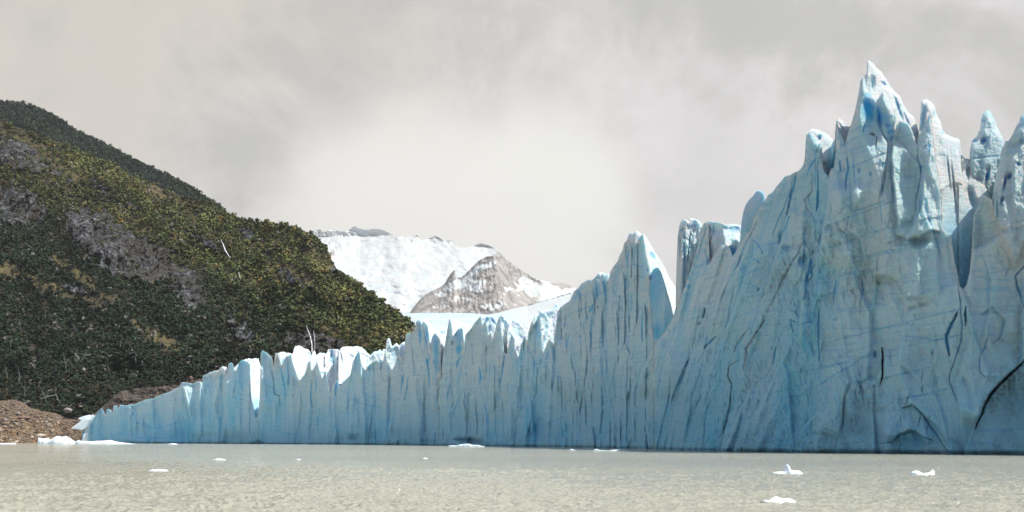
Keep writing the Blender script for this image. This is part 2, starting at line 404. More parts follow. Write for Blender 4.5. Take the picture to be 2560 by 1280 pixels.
FRONT = [(203,1104),(206,1080),(222,1068),(230,1052),(240,1035),(247,1028),(254,1020),(260,1030),(264,1037),(267,1023),(278,1025),(281,1032),(283,1015),(292,1014),(295,1020),(302,1011),(312,1014),(325,1011),(340,1009),(360,1001),(385,995),(405,986),(425,979),(447,968),(452,958),(458,955),(475,958),(482,959),(490,955),(498,953),(505,956),(507,940),(518,935),(528,931),(533,941),(540,937),(547,928),(555,927),(566,933),(569,937),(570,911),(576,907),(582,908),(586,925),(590,926),(595,916),(597,906),(604,899),(612,902),(620,904),(626,912),(626,935),(625,960),(627,990),(632,1010),(640,1045),(645,1040),(650,985),(648,940),(644,910),(647,884),(652,884),(654,878),(657,876),(668,882),(680,893),(683,904),(685,922),(688,905),(693,889),(700,899),(705,925),(709,900),(716,889),(728,886),(731,905),(738,925),(745,945),(752,958),(760,940),(764,930),(770,905),(777,902),(779,930),(784,945),(790,915),(792,900),(799,925),(806,948),(812,925),(818,945),(826,985),(832,960),(842,948),(850,966),(857,955),(868,946),(876,936),(882,905),(889,890),(896,878),(900,885),(903,905),(907,918),(913,926),(922,912),(931,905),(940,902),(948,904),(952,930),(957,905),(963,875),(966,888),(969,905),(980,925),(990,905),(996,870),(999,873),(1001,890),(1005,900),(1010,875),(1012,857),(1015,835),(1022,831),(1027,834),(1033,827),(1038,828),(1040,805),(1045,800),(1053,806),(1055,820),(1056,801),(1062,805),(1069,813),(1072,835),(1077,880),(1079,845),(1084,836),(1088,832),(1095,840),(1101,850),(1102,870),(1100,905),(1098,945),(1104,930),(1106,900),(1113,855),(1120,815),(1123,796),(1126,798),(1129,815),(1132,840),(1145,823),(1156,818),(1159,845),(1160,880),(1163,838),(1170,829),(1178,820),(1186,808),(1195,797),(1202,791),(1206,815),(1213,800),(1217,812),(1221,838),(1227,830),(1231,850),(1234,840),(1240,815),(1247,795),(1249,788),(1253,800),(1256,835),(1260,880),(1267,885),(1275,845),(1280,836),(1287,850),(1290,880),(1296,895),(1303,860),(1311,843),(1316,850),(1318,860),(1320,838),(1328,820),(1340,803),(1347,786),(1350,783),(1352,810),(1353,855),(1358,885),(1368,857),(1373,846),(1378,852),(1384,860),(1387,835),(1393,780),(1398,772),(1405,765),(1415,757),(1424,752),(1432,734),(1434,728),(1445,720),(1455,708),(1470,700),(1480,700),(1490,692),(1497,700),(1505,684),(1512,690),(1518,705),(1523,695),(1525,682),(1530,672),(1540,657),(1545,651),(1548,640),(1555,628),(1558,620),(1560,608),(1568,599),(1574,604),(1577,612),(1583,607),(1592,606),(1600,592),(1607,584),(1610,600),(1614,625),(1620,650),(1624,675),(1620,700),(1612,740),(1616,765),(1622,745),(1628,790),(1634,845),(1645,848),(1660,832),(1680,798),(1690,770),(1705,735),(1722,690),(1738,640),(1748,595),(1756,572),(1768,555),(1773,566),(1771,600),(1764,630),(1772,655),(1785,636),(1795,622),(1802,613),(1815,612),(1825,620),(1832,640),(1845,622),(1856,602),(1866,585),(1878,572),(1885,545),(1900,517),(1915,497),(1922,486),(1935,476),(1943,466),(1952,452),(1962,441),(1973,438),(1985,432),(1998,426),(2008,412),(2013,398),(2012,378),(2014,350),(2016,338),(2024,330),(2032,334),(2040,345),(2052,358),(2056,372),(2055,395),(2060,425),(2070,440),(2080,420),(2084,420),(2089,380),(2089,340),(2090,304),(2094,312),(2100,328),(2108,345),(2113,360),(2120,332),(2130,302),(2138,275),(2143,250),(2148,225),(2150,205),(2155,196),(2160,190),(2164,205),(2170,225),(2184,240),(2190,252),(2198,243),(2207,228),(2212,233),(2220,246),(2228,266),(2236,286),(2236,302),(2229,328),(2234,330),(2241,314),(2251,300),(2259,302),(2272,309),(2280,326),(2288,348),(2293,360),(2300,342),(2308,322),(2318,300),(2325,283),(2329,320),(2335,370),(2340,410),(2347,455),(2352,490),(2354,560),(2364,584),(2378,590),(2386,650),(2393,680),(2400,715),(2408,722),(2416,712),(2424,680),(2428,640),(2434,535),(2444,520),(2452,490),(2462,487),(2475,495),(2481,500),(2487,535),(2497,550),(2502,582),(2516,610),(2530,632),(2538,655),(2546,640),(2560,600),(2600,560),(2680,480),(2760,520),(2840,400),(2900,330),(2960,420),(3040,380),(3120,460),(3200,300),(3280,420),(3400,350),(3520,460),(3640,420)]

# lines traced on the face: (points, half width px, depth m, blue, dirt_dark: stains and the black of crevices put into the colour)
CRACKS = [
 ([(2205,868),(2208,905),(2206,935),(2201,960)], 2.6, 5, .0, .95), ([(2188,876),(2187,893)], 2.5, 3, .9, 0),
 ([(2564,900),(2530,932),(2500,958),(2478,985),(2462,1010),(2452,1040),(2437,1073)], 3.2, 5, .1, 1.0),
 ([(2566,925),(2535,952),(2508,978),(2490,1003),(2478,1030)], 17, .8, .1, .62),
 ([(2293,358),(2296,395),(2303,430),(2297,470),(2287,505),(2290,540)], 1.6, 2, .75, .15), ([(2304,412),(2300,432)], 3, 2.5, .9, 0),
 ([(2212,612),(2260,590),(2262,596),(2300,590),(2330,577),(2366,585)], 2.2, 1.5, .2, .12),
 ([(2128,526),(2158,522),(2190,510),(2212,505),(2228,507)], 1.3, 1.0, .8, 0),
 ([(2200,500),(2202,530),(2206,560)], 1.3, 1.4, .7, 0), ([(2205,438),(2204,460),(2206,485)], 1.5, 1.4, .8, 0),
 ([(2062,890),(2040,935),(2018,975),(2052,960),(2100,930),(2130,912),(2160,893),(2215,868)], 1.7, .9, .65, 0),
 ([(2018,975),(1975,1010),(1950,1030)], 1.6, .8, .5, 0),
 ([(2240,838),(2270,840),(2300,843),(2330,848),(2368,850)], 1.1, .6, .6, 0),
 ([(2396,780),(2378,810),(2366,840),(2372,890)], 4.5, 7, .9, 0), ([(2416,765),(2414,790),(2414,815)], 3, 7, .9, .15),
 ([(2384,660),(2400,745),(2404,800),(2404,850),(2390,890),(2372,950),(2390,1000)], 2.0, 2.5, .55, 0),
 ([(2560,665),(2540,690),(2545,720),(2552,745),(2562,770)], 2.5, 3, .85, 0), ([(2400,640),(2396,700)], 2, 2, .8, 0),
 ([(2468,845),(2462,870),(2450,890),(2448,930),(2466,944)], 1.8, 1.8, .7, 0), ([(2508,810),(2504,840),(2480,860)], 1.6, 1.2, .7, 0),
 ([(2425,765),(2480,768),(2530,778),(2560,780)], 1.2, .8, .5, 0), ([(2435,690),(2500,700),(2545,706)], 1.0, .6, .5, 0),
 ([(2205,1108),(2230,1105),(2250,1085),(2285,1078),(2310,1095),(2330,1100)], 3.5, 4, .6, .15),
 ([(2255,1020),(2282,1012),(2305,1035),(2330,1070),(2350,1100),(2370,1130)], 2.5, 3.5, .5, .1),
 ([(2046,400),(2045,430),(2045,470),(2043,510),(2040,530)], 2.2, 2.2, .9, 0), ([(2047,475),(2046,500),(2042,525)], 3, 3, .9, 0),
 ([(2100,400),(2100,425)], 3, 2, .85, 0), ([(2118,395),(2120,420),(2117,440),(2115,475)], 3, 3.5, .9, 0),
 ([(2147,420),(2146,432)], 3, 2, .85, 0), ([(2178,430),(2177,440)], 2.5, 2, .85, 0), ([(2209,405),(2206,420)], 3, 2.2, .95, 0),
 ([(2160,312),(2158,330)], 2.4, 2.5, .95, 0), ([(2176,334),(2188,337)], 3.4, 2, .1, .8), ([(2192,340),(2191,352),(2188,372)], 1.8, 2, .4, .5),
 ([(2318,355),(2324,365),(2322,380)], 3.5, 1.5, .85, 0), ([(2310,330),(2308,336)], 2.5, 1, .8, 0),
 ([(1990,430),(1983,470),(1975,500),(1968,540)], 3.4, 3.5, .75, 0), ([(2030,440),(2028,480),(2012,500),(2022,530)], 2.4, 1.2, .1, .6),
 ([(2040,395),(2025,420),(2018,440)], 2.6, 2, .75, 0), ([(2022,480),(2019,515)], 5.5, .5, 0, .40), ([(2030,430),(2024,462)], 7, .5, 0, .30),
 ([(1975,540),(1960,575),(1945,610)], 3, 3, .8, 0), ([(1980,470),(1955,530),(1930,590)], 2.0, 2, .7, 0),
 ([(1890,560),(1870,600),(1850,650),(1830,690),(1800,750)], 1.6, 2.0, .6, 0),
 ([(1880,600),(1893,608),(1902,622),(1906,634)], 2.0, 2, .9, 0), ([(1882,604),(1880,640),(1866,646),(1858,632)], 1.4, 1, .7, 0), ([(1878,645),(1892,652),(1902,662)], 1.7, 1.3, .85, 0),
 ([(1843,700),(1870,710),(1898,718)], 1.2, .8, .6, 0), ([(1900,720),(1896,727)], 2.5, 2.5, 1, .3),
 ([(1762,770),(1757,795)], 3.2, 4, .6, .6), ([(1753,805),(1746,812)], 3, 3, .6, .5), ([(1790,840),(1775,855),(1762,870)], 3.2, 4, .95, .25),
 ([(2005,750),(2012,740),(2018,690),(2030,650),(2030,690),(2015,710)], 3.4, 3.5, .8, 0), ([(2040,660),(2010,705)], 3, 2, .8, 0),
 ([(1990,805),(1978,800),(1982,830)], 2.6, 3, .9, .1), ([(1942,865),(1936,890),(1934,910)], 2.8, 3, .9, .05), ([(2090,700),(2086,725),(2083,760)], 2, 2.2, .8, 0),
 ([(2046,770),(2046,820),(2048,880),(2048,905)], 3.0, 2.6, .7, .12), ([(2152,690),(2158,720),(2150,760)], 2.2, 2, .75, 0),
 ([(1910,800),(1895,825),(1880,850),(1868,870),(1864,895),(1858,930)], 4.5, 1.6, .1, .75), ([(1870,820),(1848,850),(1835,880)], 2.6, 1.6, .1, .6),
 ([(1848,900),(1822,915),(1818,940),(1830,960),(1824,1005),(1815,1060),(1802,1110),(1800,1130)], 2.6, 3, .3, .8),
 ([(1905,670),(1935,690),(1925,720),(1945,735),(1920,770),(1905,800)], 8, 1.0, 0, .32), ([(1935,640),(1920,665),(1930,690)], 7, 1.0, 0, .28),
 ([(2000,625),(1975,665),(1955,700),(1930,760)], 2.4, 1.6, .1, .55), ([(2012,600),(1998,625)], 2.4, 1.6, .1, .5),
 ([(1762,1060),(1758,1100),(1762,1125)], 2.4, 1.6, .3, .4), ([(1610,1100),(1618,1125)], 4, 2, .5, .4),
 ([(1605,770),(1606,800),(1604,830),(1607,855)], 2.4, 3, .95, 0), ([(1580,730),(1579,770),(1576,780)], 4.0, 2, .7, 0),
 ([(1575,660),(1600,664),(1618,668)], 1.7, 1, .6, 0), ([(1574,690),(1598,691),(1616,695)], 1.6, 1, .6, 0), ([(1532,740),(1556,742)], 1.6, 1, .6, 0),
 ([(1620,665),(1619,680)], 3, 1, .9, 0), ([(1571,625),(1568,660),(1567,670)], 2.6, 3, .95, 0), ([(1573,660),(1562,730),(1568,760)], 2.2, 2.5, .6, 0),
 ([(1481,760),(1480,800),(1478,840),(1474,880)], 2.2, 3, .85, .1), ([(1483,762),(1472,782)], 3, 3, .95, 0), ([(1468,788),(1467,800)], 1.8, 1.5, .85, 0),
 ([(1412,800),(1408,818)], 2.4, 2.5, .85, 0), ([(1421,830),(1418,860),(1415,875)], 2.2, 2.5, .85, 0), ([(1470,700),(1490,697),(1500,690)], 3.5, 2, .9, 0),
 ([(1010,930),(1004,965),(1000,990)], 2.0, 2.5, .85, .1), ([(1020,940),(1018,970),(1010,1000)], 2.3, 3, .8, .35), ([(1070,905),(1073,930),(1074,970)], 2.4, 3, .85, .1),
 ([(1068,895),(1070,915)], 4, 3.5, .95, 0), ([(1000,935),(1008,950)], 1.6, 1.6, .7, 0), ([(1153,890),(1145,905),(1140,920)], 3, 3, .95, 0),
 ([(1130,862),(1132,850)], 3, 1.5, .2, .55), ([(1127,950),(1122,975),(1118,1000)], 1.8, 2, .8, 0), ([(1197,915),(1202,940),(1199,962)], 3, 2.8, .85, 0),
 ([(1262,890),(1258,920),(1252,950),(1249,970)], 2.6, 3.2, .9, .05), ([(1155,975),(1148,1000),(1130,1040)], 1.8, 2, .8, .1), ([(1245,980),(1243,1010)], 1.4, 1.2, .6, 0),
 ([(1325,880),(1337,905),(1335,940)], 2.0, 2.2, .75, 0), ([(1372,870),(1366,900)], 2.0, 2.2, .75, 0), ([(1210,1005),(1217,1040),(1215,1060)], 3.2, 1.8, .6, 0),
 ([(1352,1040),(1345,1065),(1335,1090),(1340,1112)], 8, 2.0, .5, .18), ([(1135,1098),(1160,1100),(1180,1100),(1205,1112)], 4.5, 3.5, .5, .5),
 ([(696,915),(704,930),(710,960),(715,995)], 2.8, 2.8, .92, .05), ([(680,925),(684,960),(687,985),(700,990),(700,1020)], 2.2, 2.4, .5, .5), ([(780,955),(777,1000),(781,1020)], 2.2, 2.4, .8, .1),
 ([(792,940),(790,985)], 2, 2, .8, 0), ([(800,1020),(797,1050),(795,1080)], 3.4, 2.2, .5, 0), ([(885,985),(886,1010),(884,1035)], 2.0, 2, .6, .2), ([(842,950),(838,990)], 2.2, 2.4, .75, 0),
 ([(560,968),(600,985),(635,995)], 1.1, .7, .6, 0), ([(560,985),(600,998),(640,1010)], 1.1, .7, .6, 0), ([(560,1012),(600,1020),(650,1030)], 1.1, .7, .55, 0), ([(655,955),(690,975),(705,985)], 1.2, .7, .6, 0),
 ([(672,1070),(720,1085),(745,1090)], 1.3, .8, .6, 0), ([(822,1060),(860,1080),(910,1100)], 1.4, .8, .6, 0), ([(870,1000),(920,1012),(975,1025)], 1.3, .8, .6, 0), ([(900,980),(940,995),(975,1010)], 1.2, .7, .55, 0),
 ([(700,950),(720,955),(750,955)], 1.0, .6, .5, 0), ([(929,1045),(925,1080),(922,1108)], 1.6, 1, .2, .4), ([(970,1045),(966,1080),(964,1106)], 2.4, 2, .75, 0), ([(642,960),(638,1000),(640,1030)], 3, 2, .9, 0),
 ([(335,1030),(340,1055),(370,1068),(395,1072)], 1.8, 1.5, .6, 0), ([(348,1040),(360,1058),(378,1068)], 1.4, 1.0, .5, 0), ([(395,1072),(425,1062),(445,1055)], 1.8, 1.5, .6, 0), ([(400,1072),(430,1095)], 1.6, 1.5, .6, 0),
 ([(440,1050),(460,1080),(470,1095)], 6, 1.5, .5, 0), ([(280,1088),(320,1085),(350,1095),(400,1096),(440,1098)], 1.6, 1.4, .5, 0), ([(333,1030),(335,1037)], 3.5, .6, .95, 0), ([(640,1100),(660,1108)], 3, 2, .5, .5)]
# fault lines: the side to the right of the travel direction stands forward (negative) or back, decaying over `dec` px
STEPS = [
 ([(452,960),(462,1000),(472,1040),(473,1108)], -9, 60), ([(555,930),(557,1000),(555,1050),(554,1108)], -7, 60),
 ([(641,900),(650,985),(652,1040)], -6, 50), ([(690,925),(715,1000),(714,1108)], -2.5, 40), ([(826,985),(830,1030),(832,1108)], -4, 60),
 ([(880,905),(870,1000),(872,1108)], -3, 50), ([(972,900),(978,985),(974,1040),(968,1108)], -7, 60), ([(1078,870),(1075,980),(1078,1050)], -2.5, 40),
 ([(1100,945),(1096,1000),(1100,1060)], -2.2, 60), ([(1160,880),(1150,960),(1152,1060)], -3, 50), ([(1234,850),(1225,950),(1215,1040)], -3.5, 50),
 ([(1296,895),(1292,980)], -3, 50), ([(1356,885),(1340,960)], -3.5, 50), ([(1386,840),(1392,900),(1380,1000)], -6, 70), ([(1481,760),(1480,900),(1476,980)], -3, 40),
 ([(1519,710),(1516,830),(1522,960)], -2.0, 40), ([(1572,612),(1571,720),(1574,850),(1570,960)], -2.2, 36),
 ([(1655,838),(1625,880),(1600,930),(1590,1000)], -7, 80), ([(1772,566),(1764,640),(1720,760),(1690,860)], -3.0, 40), ([(1832,640),(1800,730),(1760,840)], -3.5, 45),
 ([(1878,575),(1862,620),(1838,690),(1835,730),(1820,800),(1800,850)], -4.0, 55), ([(1950,450),(1925,530),(1900,610)], -1.5, 30), ([(2075,440),(2060,540),(2045,640),(2042,680)], -6.0, 90),
 ([(2112,360),(2122,400),(2128,470),(2130,540)], -1.8, 40), ([(2228,335),(2225,400),(2232,470),(2240,560),(2250,600)], -4.0, 80),
 ([(2420,770),(2424,830),(2410,880),(2385,960),(2398,1040),(2400,1100)], -3, 90), ([(1998,700),(2000,780),(1995,860)], -3.2, 60),
 ([(2232,560),(2240,590),(2270,600),(2300,597),(2330,580),(2368,586)], -3.0, 45), ([(2170,695),(2195,690),(2225,692),(2245,705),(2255,730),(2270,745),(2310,745),(2330,735)], -2.2, 40), ([(2175,755),(2200,757),(2225,765)], -1, 20),
 ([(2235,1112),(2245,1092),(2275,1078),(2300,1095),(2318,1122)], -3, 30), ([(2250,1022),(2280,1015),(2300,1030),(2330,1060),(2360,1100),(2372,1125)], -2.5, 40), ([(2100,560),(2120,575),(2150,600),(2155,640),(2165,660)], -1.6, 30),
 ([(2437,1075),(2452,1040),(2478,985),(2530,932),(2570,895)], -4, 90), ([(1905,560),(1880,640),(1845,740),(1800,860),(1760,960)], -3, 50), ([(1990,440),(1950,600),(1900,760),(1860,900),(1830,1050)], -3, 50),
 ([(1700,800),(1660,900),(1640,1000)], -3, 40), ([(1740,860),(1700,960),(1690,1060)], -2.4, 40), ([(1880,960),(1840,1040),(1810,1130)], -3, 40), ([(2060,1010),(2010,1060),(1980,1120)], -2.2, 30), ([(2330,800),(2345,850),(2330,900),(2350,1000)], -1.8, 40),
 ([(2460,640),(2475,700),(2470,780),(2450,860)], -1.6, 40), ([(2440,800),(2480,770),(2510,800),(2500,850),(2540,870)], -1.5, 30), ([(2160,880),(2150,960),(2165,1040)], -1.5, 40), ([(1640,640),(1700,600),(1740,560)], 0, 10)]
BLOBS = [ # cx, cy, rx, ry, tilt, depth, blue, dirt_dark   (hollows, clear-ice windows, stains, caves darkened in the colour)
 (2172,273,16,36,-.08,1.2,1.0,0),(2198,290,10,28,-.1,1.0,.85,0),(2215,300,8,24,-.1,.7,.6,0),(2177,212,9,19,0,1.4,.55,0),(2226,330,9,22,0,.8,.8,0),
 (2312,290,12,40,.25,2.0,.5,0),(1890,505,22,34,.6,.5,.55,0),(2085,385,9,34,0,.3,.6,0),(1070,830,7,36,0,.5,.75,0),(1092,880,9,60,0,.6,.75,0),(1051,830,4,34,0,1.4,.85,0),
 (1150,845,12,28,0,.5,.5,0),(1148,872,7,14,0,1,.85,0),(1345,815,9,30,.1,.4,.45,0),(1440,740,8,18,.5,.2,.45,0),(1490,725,9,24,0,.5,.55,0),(1512,720,7,28,0,.4,.5,0),(1540,690,9,28,.2,.4,.35,0),
 (1480,690,14,8,-.3,.8,.85,0),(2060,200,1,1,0,0,0,0),(2200,720,30,34,0,2.2,0,0),(2215,700,26,12,0,1.6,0,.10),(2110,600,30,26,0,1.4,.12,0),(2300,600,26,14,-.2,2.0,0,.10),
 (2280,1100,34,20,0,.8,.35,.05),(2330,1070,20,30,-.5,.6,.25,0),(2010,650,10,20,.6,2,.5,0),(1965,620,12,9,0,1.5,.35,0),(1950,590,4,10,0,1,.4,0),(1385,690,1,1,0,0,0,0),
 (880,1095,12,8,0,1,.3,.3),(640,985,5,40,0,.5,.85,0),(645,1110,20,6,0,1.6,.4,.45),(460,1075,24,36,.3,1.2,.45,0),(2130,1060,60,30,0,0,.1,.22),(2165,1000,40,60,0,0,0,.16),(1690,960,26,40,0,0,0,.14),
 (2540,1000,50,50,.6,0,.05,.30),(1770,650,7,26,.3,1,.45,0),(1700,790,1,1,0,0,0,0),(2070,860,20,60,0,0,0,.12),(1925,700,34,60,.2,.8,0,.16),(1640,1075,16,22,0,.6,.4,0),(1350,1070,16,32,.2,1.5,.35,.12),(1070,1104,30,7,0,1.0,.2,.1),
 (1175,1103,32,8,.1,3.0,.3,.55),(1250,1000,1,1,0,0,0,0),(1285,1050,1,1,0,0,0,0),(985,1100,40,10,0,-1.5,0,0),(300,1098,60,10,0,-1.4,0,0),(520,1103,50,9,0,-1.2,0,0),(420,1104,50,7,0,-1.4,0,0)]
_r = random.Random(3)
SLITS = []
for _ in range(80):
    x = _r.uniform(480, 2600); 
    y = _r.uniform(560 if x > 1700 else 800, 1085) if _r.random() < .7 else _r.uniform(380 if x > 2100 else 700, 1000)
    l = _r.uniform(3, 13)*(1.0+0.7*(x > 1500)); k = _r.gauss(-.12 if not 1600 < x < 2020 else -.5, .12)
    SLITS.append((x, y, _r.uniform(.7, 1.6), l, -k, _r.uniform(.2, .7), _r.uniform(.25, .8), 0 if _r.random() < .86 else _r.uniform(.2, .6)))

def apply_blob(X, Y, blob, dep, blue, dirt_dark, p=2):
    cx, cy, rx, ry, tl, d, b, di = blob
    R = max(rx, ry)*2.4; xs = X[0]; c0, c1 = np.searchsorted(xs, cx-R), np.searchsorted(xs, cx+R)
    if c1 <= c0: return
    x = X[:, c0:c1]-cx; y = Y[:, c0:c1]-cy; ca, sa = math.cos(tl), math.sin(tl)
    u = (x*ca+y*sa)/rx; v = (-x*sa+y*ca)/ry
    wob = 0.25*perlin(X[:, c0:c1]/max(rx, 3)*.9, Y[:, c0:c1]/max(rx, 3)*.5, cx) if rx > 3 else 0
    w = np.exp(-((u*u+v*v)*(1+wob*2))**1.4)
    dep[:, c0:c1] += d*w; blue[:, c0:c1] = np.maximum(blue[:, c0:c1], b*w); dirt_dark[:, c0:c1] = np.maximum(dirt_dark[:, c0:c1], di*w)

def ice_detail(S_, Z, X, Y, rough=1.0, shear=0.0, seed=0.0, cell=1.0):
    """macro and micro relief of glacier ice in metres, from metres along (S_) and up (Z)."""
    s = S_ - shear*Z
    wv = s + 2.5*perlin(s/18, Z/25, seed+2)
    flute = 2.6*fbm(wv/13, Z/75, seed, 3, .55) + 1.5*(1-np.abs(perlin(wv/7.5, Z/60, seed+4))*2.4)*(-.5)
    big = 3.4*perlin(s/42, Z/55, seed+8) + 2.2*perlin(s/17, Z/21, seed+14)
    f1, f2, pl = worley(wv/(7.0*cell)+seed, Z/(19.0*cell)+0.3*perlin(s/9, Z/9, 1.1), 3)
    g1, g2, pl2 = worley((s+1.2*perlin(s/3, Z/3, 4.))/2.3, Z/4.2+seed, 9)
    pl2 = pl2*(1.0 if cell == 1.0 else .25)
    rm = sstep(-0.05, 0.45, fbm(s/30, Z/38, seed+5, 3))
    if X is not None: rm = np.maximum(rm, np.clip(1.5*np.exp(-((X-1850)/170)**2)*sstep(640, 900, Y)+1.2*np.exp(-((X-2140)/45)**2-((Y-690)/70)**2)+1.2*np.exp(-((X-1960)/45)**2-((Y-680)/80)**2), 0, 1.5))
    rough_n = .55*fbm(S_/2.1, Z/2.5+.4*S_, seed+1, 4, .66)-.75*fbm(S_/2.6, Z/3.4+.3*S_, seed+41, 4, .6, True)
    h1, h2, pl3 = worley(S_/.95+.6*perlin(S_/3, Z/3, 7.), Z/1.25+seed, 15)
    d = big + flute + 3.4*np.abs(perlin(wv/10, Z/27, seed+31)) + 1.5*np.abs(perlin(s/4.2, Z/8.5+.5*s/4.2, seed+33)) + 2.1*pl*sstep(0, .12, f2-f1) + rough*(0.34+0.85*rm)*(0.8*pl2*sstep(0, .12, g2-g1)+1.05*rough_n) + 0.12*fbm(s/.7, Z/.9, 2.2, 2) + rough*.30*pl3*(.35+rm)
    # ledges: thin bedding lines that dip gently along the wall
    tt = (Z - 0.10*S_ + 2.6*perlin(S_/45, Z/45, seed+3))/5.2
    fr = tt-np.floor(tt); li = np.minimum(fr, 1-fr)*5.2
    on = sstep(-.02, .25, perlin(S_/16, np.floor(tt+.5)*3.7, seed+6))
    line = np.exp(-(li/.16)**2)*on
    tt2 = (Z - 0.16*S_)/1.7+perlin(S_/30, Z/30, 7.7); fr2 = np.abs(tt2-np.round(tt2))*1.7
    line2 = np.exp(-(fr2/.14)**2)*sstep(.0, .35, perlin(S_/11, np.round(tt2)*5.3, seed+9))
    # cell borders that open into blue seams
    seam = np.exp(-((f2-f1)/.05)**2)*sstep(.1, .5, perlin(s/14, Z/14, seed+12))
    d = d + .22*line + .10*line2 + .5*seam
    blue = .38*line+.22*line2+.45*seam
    return d, blue

def glacier():
    g = bpy.data.objects.new('glacier', None); COL.objects.link(g); g.location = (0, 0, 0)
    tag(g, 'towering blue and white glacier front of jagged ice spires rising from the lake', 'glacier')
    _fx = np.array([p[0] for p in FRONT], float); _fy = np.array([p[1] for p in FRONT], float)
    mono = [list(FRONT[0])]
    for p in FRONT[1:]: mono.append([max(p[0], mono[-1][0]+.35), p[1]])
    _fm = np.array(mono, float).T
    def Dw(X, Y):
        D = wallD(X); z = HC+(YH-Y)/F*D
        lean = 0.10+0.28*np.exp(-((X-1780)/130)**2)+0.10*np.exp(-((X-2000)/120)**2)
        return D + lean*np.clip(z, 0, 200) 
    def fine(X, Y, D, Wd, e):
        S_ = wallS(X); Z = Wd[..., 2]
        sh = 0.12+0.50*np.exp(-((X-1800)/190)**2)
        d, blue = ice_detail(S_, Z, X, Y, 1.0, 0, 0.0)
        m = np.exp(-((X-1800)/170)**2)
        xa, xb = np.searchsorted(X[0], 1430), np.searchsorted(X[0], 2170)
        if xb > xa: d2, b2 = ice_detail(S_[:, xa:xb]*1.0, Z[:, xa:xb], X[:, xa:xb], Y[:, xa:xb], .8, .75, 20.0, 1.9)
        if xb > xa: mm = sstep(.15, .6, m[:, xa:xb]); d[:, xa:xb] = d[:, xa:xb]*(1-mm)+.68*d2*mm; blue[:, xa:xb] = blue[:, xa:xb]*(1-mm)+b2*mm
        # the far wall is smoother
        far = sstep(1700, 800, X)*.5; d = d*(1-far)+9*np.abs(perlin(S_/26+.35*perlin(S_/20, Z/40, 1.2), Z/110, 3.3))*sstep(1750, 1000, X)+3.2*np.abs(perlin(S_/11, Z/45, 5.3))*sstep(1750, 1000, X)
        d = d*(1-.05*sstep(2040, 2180, X))+3.5*np.abs(perlin(S_/15+.3*perlin(S_/12, Z/20, 8.2), Z/60+.1, 9.1))*sstep(1980, 2120, X)
        # jagged, warped coordinates so traced lines are not ruler-straight
        Xj = X+1.6*fbm(X/9, Y/9, 1.5, 3)+2.5*perlin(X/40, Y/40, 2); Yj = Y+1.6*fbm(X/9, Y/9, 6.5, 3)
        dirt_dark = np.zeros(X.shape, np.float32)
        Xs = X+5*fbm(X/38, Y/38, 2.5, 4, .55); Ys = Y+5*fbm(X/38, Y/38, 7.5, 4, .55)
        for pts, h, dec in STEPS:
            dd, sd_, al = seg_dist(Xs, Ys, pts, dec*2.5)
            dj = dd+1.0*fbm(X/7, Y/7, 4.4, 2)
            fade = sstep(0, .18, al)*sstep(1, .75, al)
            w = np.where(sd_ < 0, np.exp(-np.clip(dj, 0, None)/dec), 0)*fade
            d = d + .95*h*w*sstep(0, 7.0, dd)
            blue = np.maximum(blue, .30*np.where(sd_ > 0, np.exp(-(dd/4.0)**2), 0)*fade)
        for pts, w, dep, b, di in CRACKS:
            dd, _, al = seg_dist(Xj, Yj, pts, w*4)
            ww = w*.68*(.35+.9*np.clip(4*al*(1-al), 0, 1))*(1+.5*perlin(X/8, Y/8, w))
            k = np.exp(-np.clip(dd/np.maximum(ww, .5), 0, 9)**2.4)
            if w > 5: k = k*sstep(-.25, .35, fbm(X/7, Y/9, w, 3))
            d = d + dep*(.8 if di > .9 and w < 5 else .2)*k; blue = np.maximum(blue, b*k); dirt_dark = np.maximum(dirt_dark, di*k)
        for bb in BLOBS: apply_blob(Xj, Yj, bb, d, blue, dirt_dark)
        for bb in SLITS: apply_blob(Xj, Yj, bb, d, blue, dirt_dark)
        dirt_dark = dirt_dark*np.clip(.95+.9*fbm(X/5, Y/8, 8.8, 3), 0, 1)
        # melt notch at the waterline
        d = d + 2.2*np.exp(-(np.clip(Z, 0, 9)/.55)**2)
        sunlit_crust = .85*sstep(1.8, .3, e)*sstep(-.3, .5, perlin(X/12, Y/12, 5))  # whitened rim: crust plus sunlight put into the colour
        blue = np.clip(blue+.20*sstep(.25, .6, fbm(X/60, Y/110, 12., 3)), 0, 1)
        return d, {'blue': blue, 'dirt_dark': dirt_dark, 'sunlit_crust': sunlit_crust}
    cuts = [203, 641.5, 1098.2, 1634.6, 2640, 3600]
    for a, b in zip(cuts[:-1], cuts[1:]):
        b = b if b == 3600 else a+1.3*round((b-a)/1.3)
        cuts[cuts.index(min(cuts, key=lambda c: abs(c-b)))] = b
    for a, b in zip(cuts[:-1], cuts[1:]):
        sub = [(a, float(np.interp(a, _fm[0], _fm[1])))]+[(x, y) for x, y in zip(*_fm) if a < x < b]+[(b, float(np.interp(b, _fm[0], _fm[1])))]
        y0 = min(p[1] for p in sub)
        relief('ice_wall', sub, Dw, ICE, dx=1.3 if b < 3000 else 3.0, rows=int((1136-y0)/(1.5 if b < 3000 else 4))+20, thick=14, rim=1.3, jag=3.0, jagf=.11, fine=fine, parent=g, edge=FRONT)

